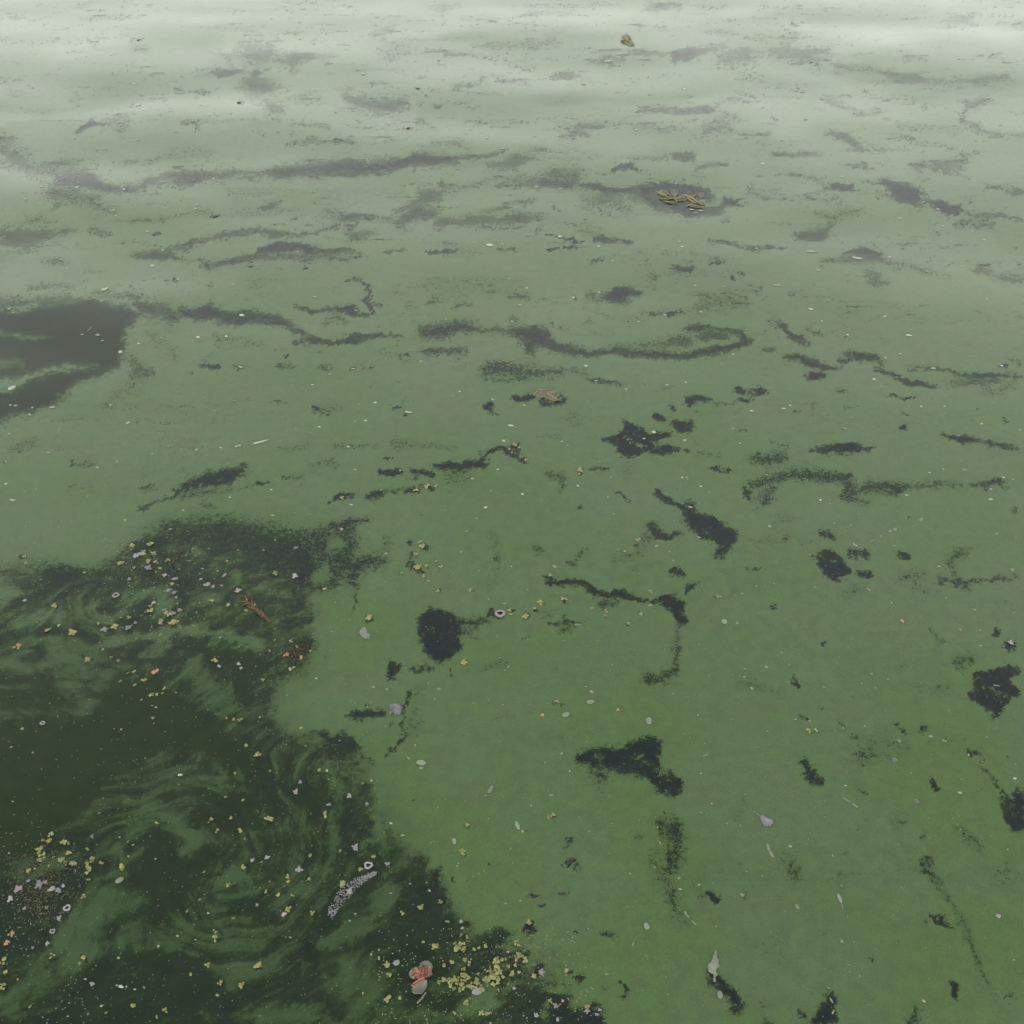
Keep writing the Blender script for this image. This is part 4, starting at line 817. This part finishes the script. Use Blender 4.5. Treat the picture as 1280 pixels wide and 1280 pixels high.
# the coral coloured blossom scrap
e = root_at('torn_blossom', 524, 1222); Z7 = lambda s: zz(480, 1080, 4.571, s)
sheet('petal', Z7('143 632 150 612 168 598 186 588 202 592 208 568 228 556 252 558 272 568 280 592 272 612 277 634 258 650 240 648 224 664 196 656 172 663 152 656'), m_cream, e, .0028, .0008, .0016, 6, 34)
for pl_, li in (('158 645 164 622 180 612 176 600 196 604 206 618 203 640 215 655 198 660 178 655 168 662', .0030), ('204 612 206 596 222 604 232 588 244 600 240 622 226 640 212 648 200 634', .0042),
                 ('238 600 252 584 268 596 278 612 268 626 276 640 258 650 240 646 228 654 230 630', .0034), ('206 590 216 584 224 600 220 622 210 626 212 606', .0056), ('184 650 205 640 232 646 262 640 250 656 222 664 196 666', .0048)):
    sheet('petal', Z7(pl_), m_coral, e, .0016, .0008, .0030, 5, 22, li, 320)
for s_ in ('160 650 180 636 204 640', '212 600 215 622 208 646', '246 600 252 622 244 648', '176 660 206 652 250 650', '222 590 236 612 232 640', '160 706 196 684 240 660'): vein('crease', Z7(s_), .0007, m_hole, e, .0078)
sheet('petal', Z7('158 712 190 690 225 664 246 658 250 690 238 722 215 745 180 748 160 735'), m_cream, e, .0028, .0008, .0016, 6, 30)
sheet('petal', Z7('155 704 180 680 215 662 243 656 226 674 196 696 170 714'), m_coral, e, .003, .001, .0008, 4, 26, .0038)
sheet('stalk', Z7('238 728 244 735 222 770 192 800 186 790 214 762'), m_petal, e, .0005, .0008, .0004, 3, 18)
item(e, 524, 1222, 'coral pink torn blossom with cream edges, the only bright pink thing', 'blossom', None, 16)
for nm, u, v, pts, mt, ph, cat in (
  ('torn_petal', 892, 1208, zz(840, 960, 2.909, '160 660 164 676 163 690 172 700 168 712 174 722 162 730 159 742 165 752 157 764 160 776 152 782 149 766 153 752 143 748 129 738 133 726 129 716 140 708 147 696 150 682'), m_petal, 'pale torn petal lying along the dark gap at lower right', 'petal'),
  ('stray_petal', 455, 791, zz(420, 640, 2.909, '97 420 108 422 113 440 126 450 122 463 106 462 90 450 84 438'), m_petal, 'pale kidney-shaped petal on green scum below the small duckweed pair', 'petal'),
  ('stray_petal', 958, 1027, zz(840, 960, 2.909, '318 176 330 172 345 184 364 190 368 204 356 215 338 213 326 202'), m_grey, 'pale teardrop petal with a thin tail on green scum', 'petal'),
  ('papery_scrap', 494, 887, zz(420, 640, 2.909, '196 702 212 698 232 700 241 714 234 738 216 742 208 732 194 741 196 722'), m_grey, 'grey-white square papery scrap in the thin smear left of centre', 'scrap')):
    e = root_at(nm, u, v); sheet('blade', pts, mt, e, .0009, .0005, .0014, 4, 44, 0, 260)
    if 'teardrop' in ph: vein('tail', zz(840, 960, 2.909, '322 180 305 165 286 155'), .0008, mt, e, .0006)
    if 'papery' in ph: vein('fold', zz(420, 640, 2.909, '200 730 215 718 236 708'), .0007, m_husk, e, .0016)
    item(e, u, v, ph, cat, None, 9)
# reddish brown downy feather
e = root_at('downy_feather', 322, 762); G4 = lambda s: zz(240, 640, 4.923, s)
vein('quill', G4('330 545 370 580 420 625 485 682'), .0010, m_litter, e, .0032)
fr = random.Random(9)
for k in range(34):
    q = (k / 33) ** 1.2; bx, by = 335 + 150 * q, 552 + 130 * q; sg = 1 if k % 2 else -1; ln = (62 - 48 * q) * fr.uniform(.6, 1.1); an = math.radians(221 + sg * fr.uniform(18, 75)); wv_ = fr.uniform(-.25, .25)
    p1 = (bx + ln * .5 * math.cos(an), by + ln * .5 * math.sin(an)); p2 = (p1[0] + ln * .5 * math.cos(an + wv_), p1[1] + ln * .5 * math.sin(an + wv_))
    vein('barb', [(240 + u / 4.923, 640 + v / 4.923) for u, v in ((bx, by), p1, p2)], fr.uniform(.0006, .0012), m_red if fr.random() < .75 else m_orange, e, .0022)
sheet('shaft_sheath', G4('385 592 405 590 440 622 478 664 486 684 462 682 430 655 400 625'), m_red2, e, .0005, .0004, .001, 4, 22, .0012)
item(e, 322, 762, 'reddish-brown downy feather lying slantwise in the churned dark scum', 'feather', None, 14)
# froth: a tapering raft of bubbles
rb = random.Random(5); V, F = [], []; fx, fy, fz = place(440, 1114)
path = [(414, 1143, 4), (418, 1133, 6.5), (430, 1116, 9), (441, 1106, 7.5), (452, 1100, 5), (462, 1094, 3.5), (470, 1091, 2.5)]
for k in range(620):
    i = rb.random() * (len(path) - 1); j = int(i); q = i - j; A, B_ = path[j], path[j + 1]; r = A[2] + (B_[2] - A[2]) * q; th = rb.uniform(0, 6.28); rr = r * math.sqrt(rb.random())
    u, v = A[0] + (B_[0] - A[0]) * q + rr * math.cos(th), A[1] + (B_[1] - A[1]) * q + rr * math.sin(th)
    x, y, z = place(u, v); s = rb.uniform(.0004, .0011); o = len(V)
    for zc, rc in ((.1, .95), (.75, .7)):
        for m in range(6): V.append((x - fx + s * rc * math.cos(m * 1.047), y - fy + s * rc * math.sin(m * 1.047), z - fz + s * zc))
    V.append((x - fx, y - fy, z - fz + s * 1.05))
    for m in range(6): n2 = (m + 1) % 6; F.append((o + m, o + n2, o + 6 + n2, o + 6 + m)); F.append((o + 6 + m, o + 6 + n2, o + 12))
o = mesh_obj('froth', V, F, m_bubble, None, True, (fx, fy, fz)); tag(o, 'tapering streak of fine white froth below the white ring-shaped husks', 'froth', kind='stuff')
# scum of crumbs too small to pick apart
V, F = [], []
cr_ = np.random.default_rng(3); cnt = 0
while cnt < 4200:
    u, v = cr_.uniform(-20, 1300), cr_.uniform(0, 1300); c = cover_at(u, v); q_ = cnt < len(REST)
    if q_: u, v = REST[cnt][:2]
    big_ = (u < 500 and v > 640)
    clump_ = (u < 120 and v > 1040 and c < .3) or (470 < u < 740 and v > 1160) or (130 < u < 260 and 670 < v < 800)
    if not q_ and cr_.random() > (.9 if clump_ else .30 if big_ else .09): continue
    x, y, z = place(u, v); jx, _ = jac(u, v); s = jx * (REST[cnt][2] * 1.3 if q_ else cr_.uniform(.4, .9) * (1.35 if clump_ else 1)); o = len(V); a = cr_.uniform(0, 6.28); n = 5; asp = cr_.uniform(.35, .9)
    for m in range(n): b = 2 * math.pi * m / n; X, Y = s * math.cos(b), s * asp * math.sin(b); V.append((x + X * math.cos(a) - Y * math.sin(a), y + X * math.sin(a) + Y * math.cos(a), z))
    V.append((x, y, z + s * .4)); F += [(o + m, o + (m + 1) % n, o + n) for m in range(n)]; cnt += 1
tag(mesh_obj('plant_crumbs', V, F, m_fleck, None, True), 'countless tiny pale plant crumbs strewn over the scum, thickest at bottom left', 'crumbs', kind='stuff')

# matted shreds of rotting plant
lr = random.Random(31)
for cu, cv, su, sv, n_, lab in ((52, 1105, 52, 62, 620, 'matted shreds of rotting plant in the black gap at lower left'), (372, 818, 24, 18, 210, 'tangle of brown rotting plant shreds on the edge of the churned scum'), (190, 837, 14, 8, 50, 'small brown shreds of rotting plant above the open murky water'), (655, 1205, 60, 40, 160, 'shreds of rotting plant among the duckweed at the bottom'), (185, 712, 60, 40, 160, 'shreds of rotting plant between the upper papery husks')):
    V, F = [], []
    for k in range(n_):
        u, v = lr.gauss(cu, su * .42), lr.gauss(cv, sv * .42); x, y, z = place(u, v); jx, _ = jac(u, v); Lh = jx * lr.uniform(.8, 3.2); wd = jx * lr.uniform(.25, .7); a = lr.uniform(0, 6.28); bd = lr.uniform(-.4, .4); o = len(V); z += jx * lr.uniform(0, .8)
        for q, ww in ((-1, .3), (0, 1), (1, .4)):
            X = Lh * q; Y = bd * Lh * (1 - q * q)
            for sgn, zz_ in ((-1, 0), (1, 0), (0, .6)): yy = Y + sgn * wd * ww; V.append((x + X * math.cos(a) - yy * math.sin(a), y + X * math.sin(a) + yy * math.cos(a), z + zz_ * wd))
        for q in (0, 3): F += [(o + q, o + q + 2, o + q + 5, o + q + 3), (o + q + 2, o + q + 1, o + q + 4, o + q + 5), (o + q + 1, o + q, o + q + 3, o + q + 4)]
        F += [(o, o + 1, o + 2), (o + 6, o + 8, o + 7)]
    tag(mesh_obj('plant_litter', V, F, m_litter, None, True), lab, 'plant litter', kind='stuff')

# ------------------------------------------------------------------ labels: where each thing lies, told by what one can find near it
MARKS = [('the yellow decayed leaf', 853, 248), ('the hooked dark thread', 455, 372), ('the murky brown left gap', 75, 430), ('the jagged four-armed dark gap', 805, 548), ('the fish-shaped dark gap', 888, 665), ('the slanting oval gap', 1040, 706),
 ('the round dark gap left of centre', 550, 792), ('the pink ring-shaped husk', 625, 767), ('the wedge-shaped dark gap', 795, 950), ('the kite-shaped right gap', 1243, 866), ('the coral pink blossom', 524, 1222), ('the reddish-brown feather', 322, 762),
 ('the white froth streak', 440, 1114), ('the bottom duckweed raft', 600, 1215), ('the littered black gap', 50, 1110), ('the boot-shaped gap', 1012, 968), ('the pale torn skeleton leaf', 683, 496), ('the long upper left streak', 340, 216),
 ('the hourglass smear', 318, 95), ('the crooked hooked line', 835, 755), ('the boat-shaped gap', 1055, 560), ('the long arched smear', 1060, 600), ('the small upright gap', 493, 838), ('the spindle-shaped left gap', 265, 598),
 ('the tailed lower right gap', 900, 1230), ('the black lower right gap', 1268, 1005), ('the bow-shaped swirl smear', 890, 425), ('the zigzag smear', 1110, 458), ('the upper husk group', 180, 695), ('the green swirl core', 285, 1095),
 ('the pale green island', 8, 740), ('the dark right spindle', 1178, 1153), ('the yellowish leaf far out', 785, 50), ('the bright upper ripple', 1150, 58), ('the comma-shaped small gap', 613, 512), ('the dark diamond smear', 1130, 240),
 ('the brown debris tangle', 372, 818), ('the bright green lobe', 352, 872), ('the bent upper smear', 700, 226), ('the pale froth ring pair', 452, 1070), ('the bottom notch gap', 1030, 1250), ('the small round gap', 968, 760)]
def side(du, dv):
    a = math.degrees(math.atan2(-dv, du)) % 360
    return ('right of', 'upper right of', 'above', 'upper left of', 'left of', 'lower left of', 'below', 'lower right of')[int((a + 22.5) // 45) % 8]
ORD = ['nearest', 'second nearest', 'third nearest', 'fourth nearest', 'fifth nearest', 'sixth nearest', 'seventh nearest', 'eighth nearest', 'ninth nearest', 'tenth nearest', 'eleventh nearest', 'twelfth nearest', 'thirteenth nearest', 'fourteenth nearest', 'fifteenth nearest', 'sixteenth nearest', 'seventeenth nearest', 'eighteenth nearest', 'nineteenth nearest', 'twentieth nearest']
cells = {}
for o, u, v, ph, cat, grp, sz in ITEMS:
    if grp is None: tag(o, ph, cat); continue
    m = min((q for q in MARKS if math.hypot(q[1] - u, q[2] - v) > 4), key=lambda q: math.hypot(q[1] - u, (q[2] - v) * 1.3))
    d = math.hypot(m[1] - u, m[2] - v); w_ = side(u - m[1], v - m[2])
    cells.setdefault((ph, w_, m[0]), []).append((d, o, cat, grp, sz))
for (ph, w_, m), L_ in cells.items():
    L_.sort(key=lambda q: q[0])
    for k, (d, o, cat, grp, sz) in enumerate(L_):
        if len(L_) == 1: lab = f'{ph} {w_} {m}'
        elif k < len(ORD): lab = f'{ph}, {ORD[k]} {w_} {m}'
        else: lab = f'{ph}, farther out {w_} {m}'
        tag(o, lab, cat, grp)
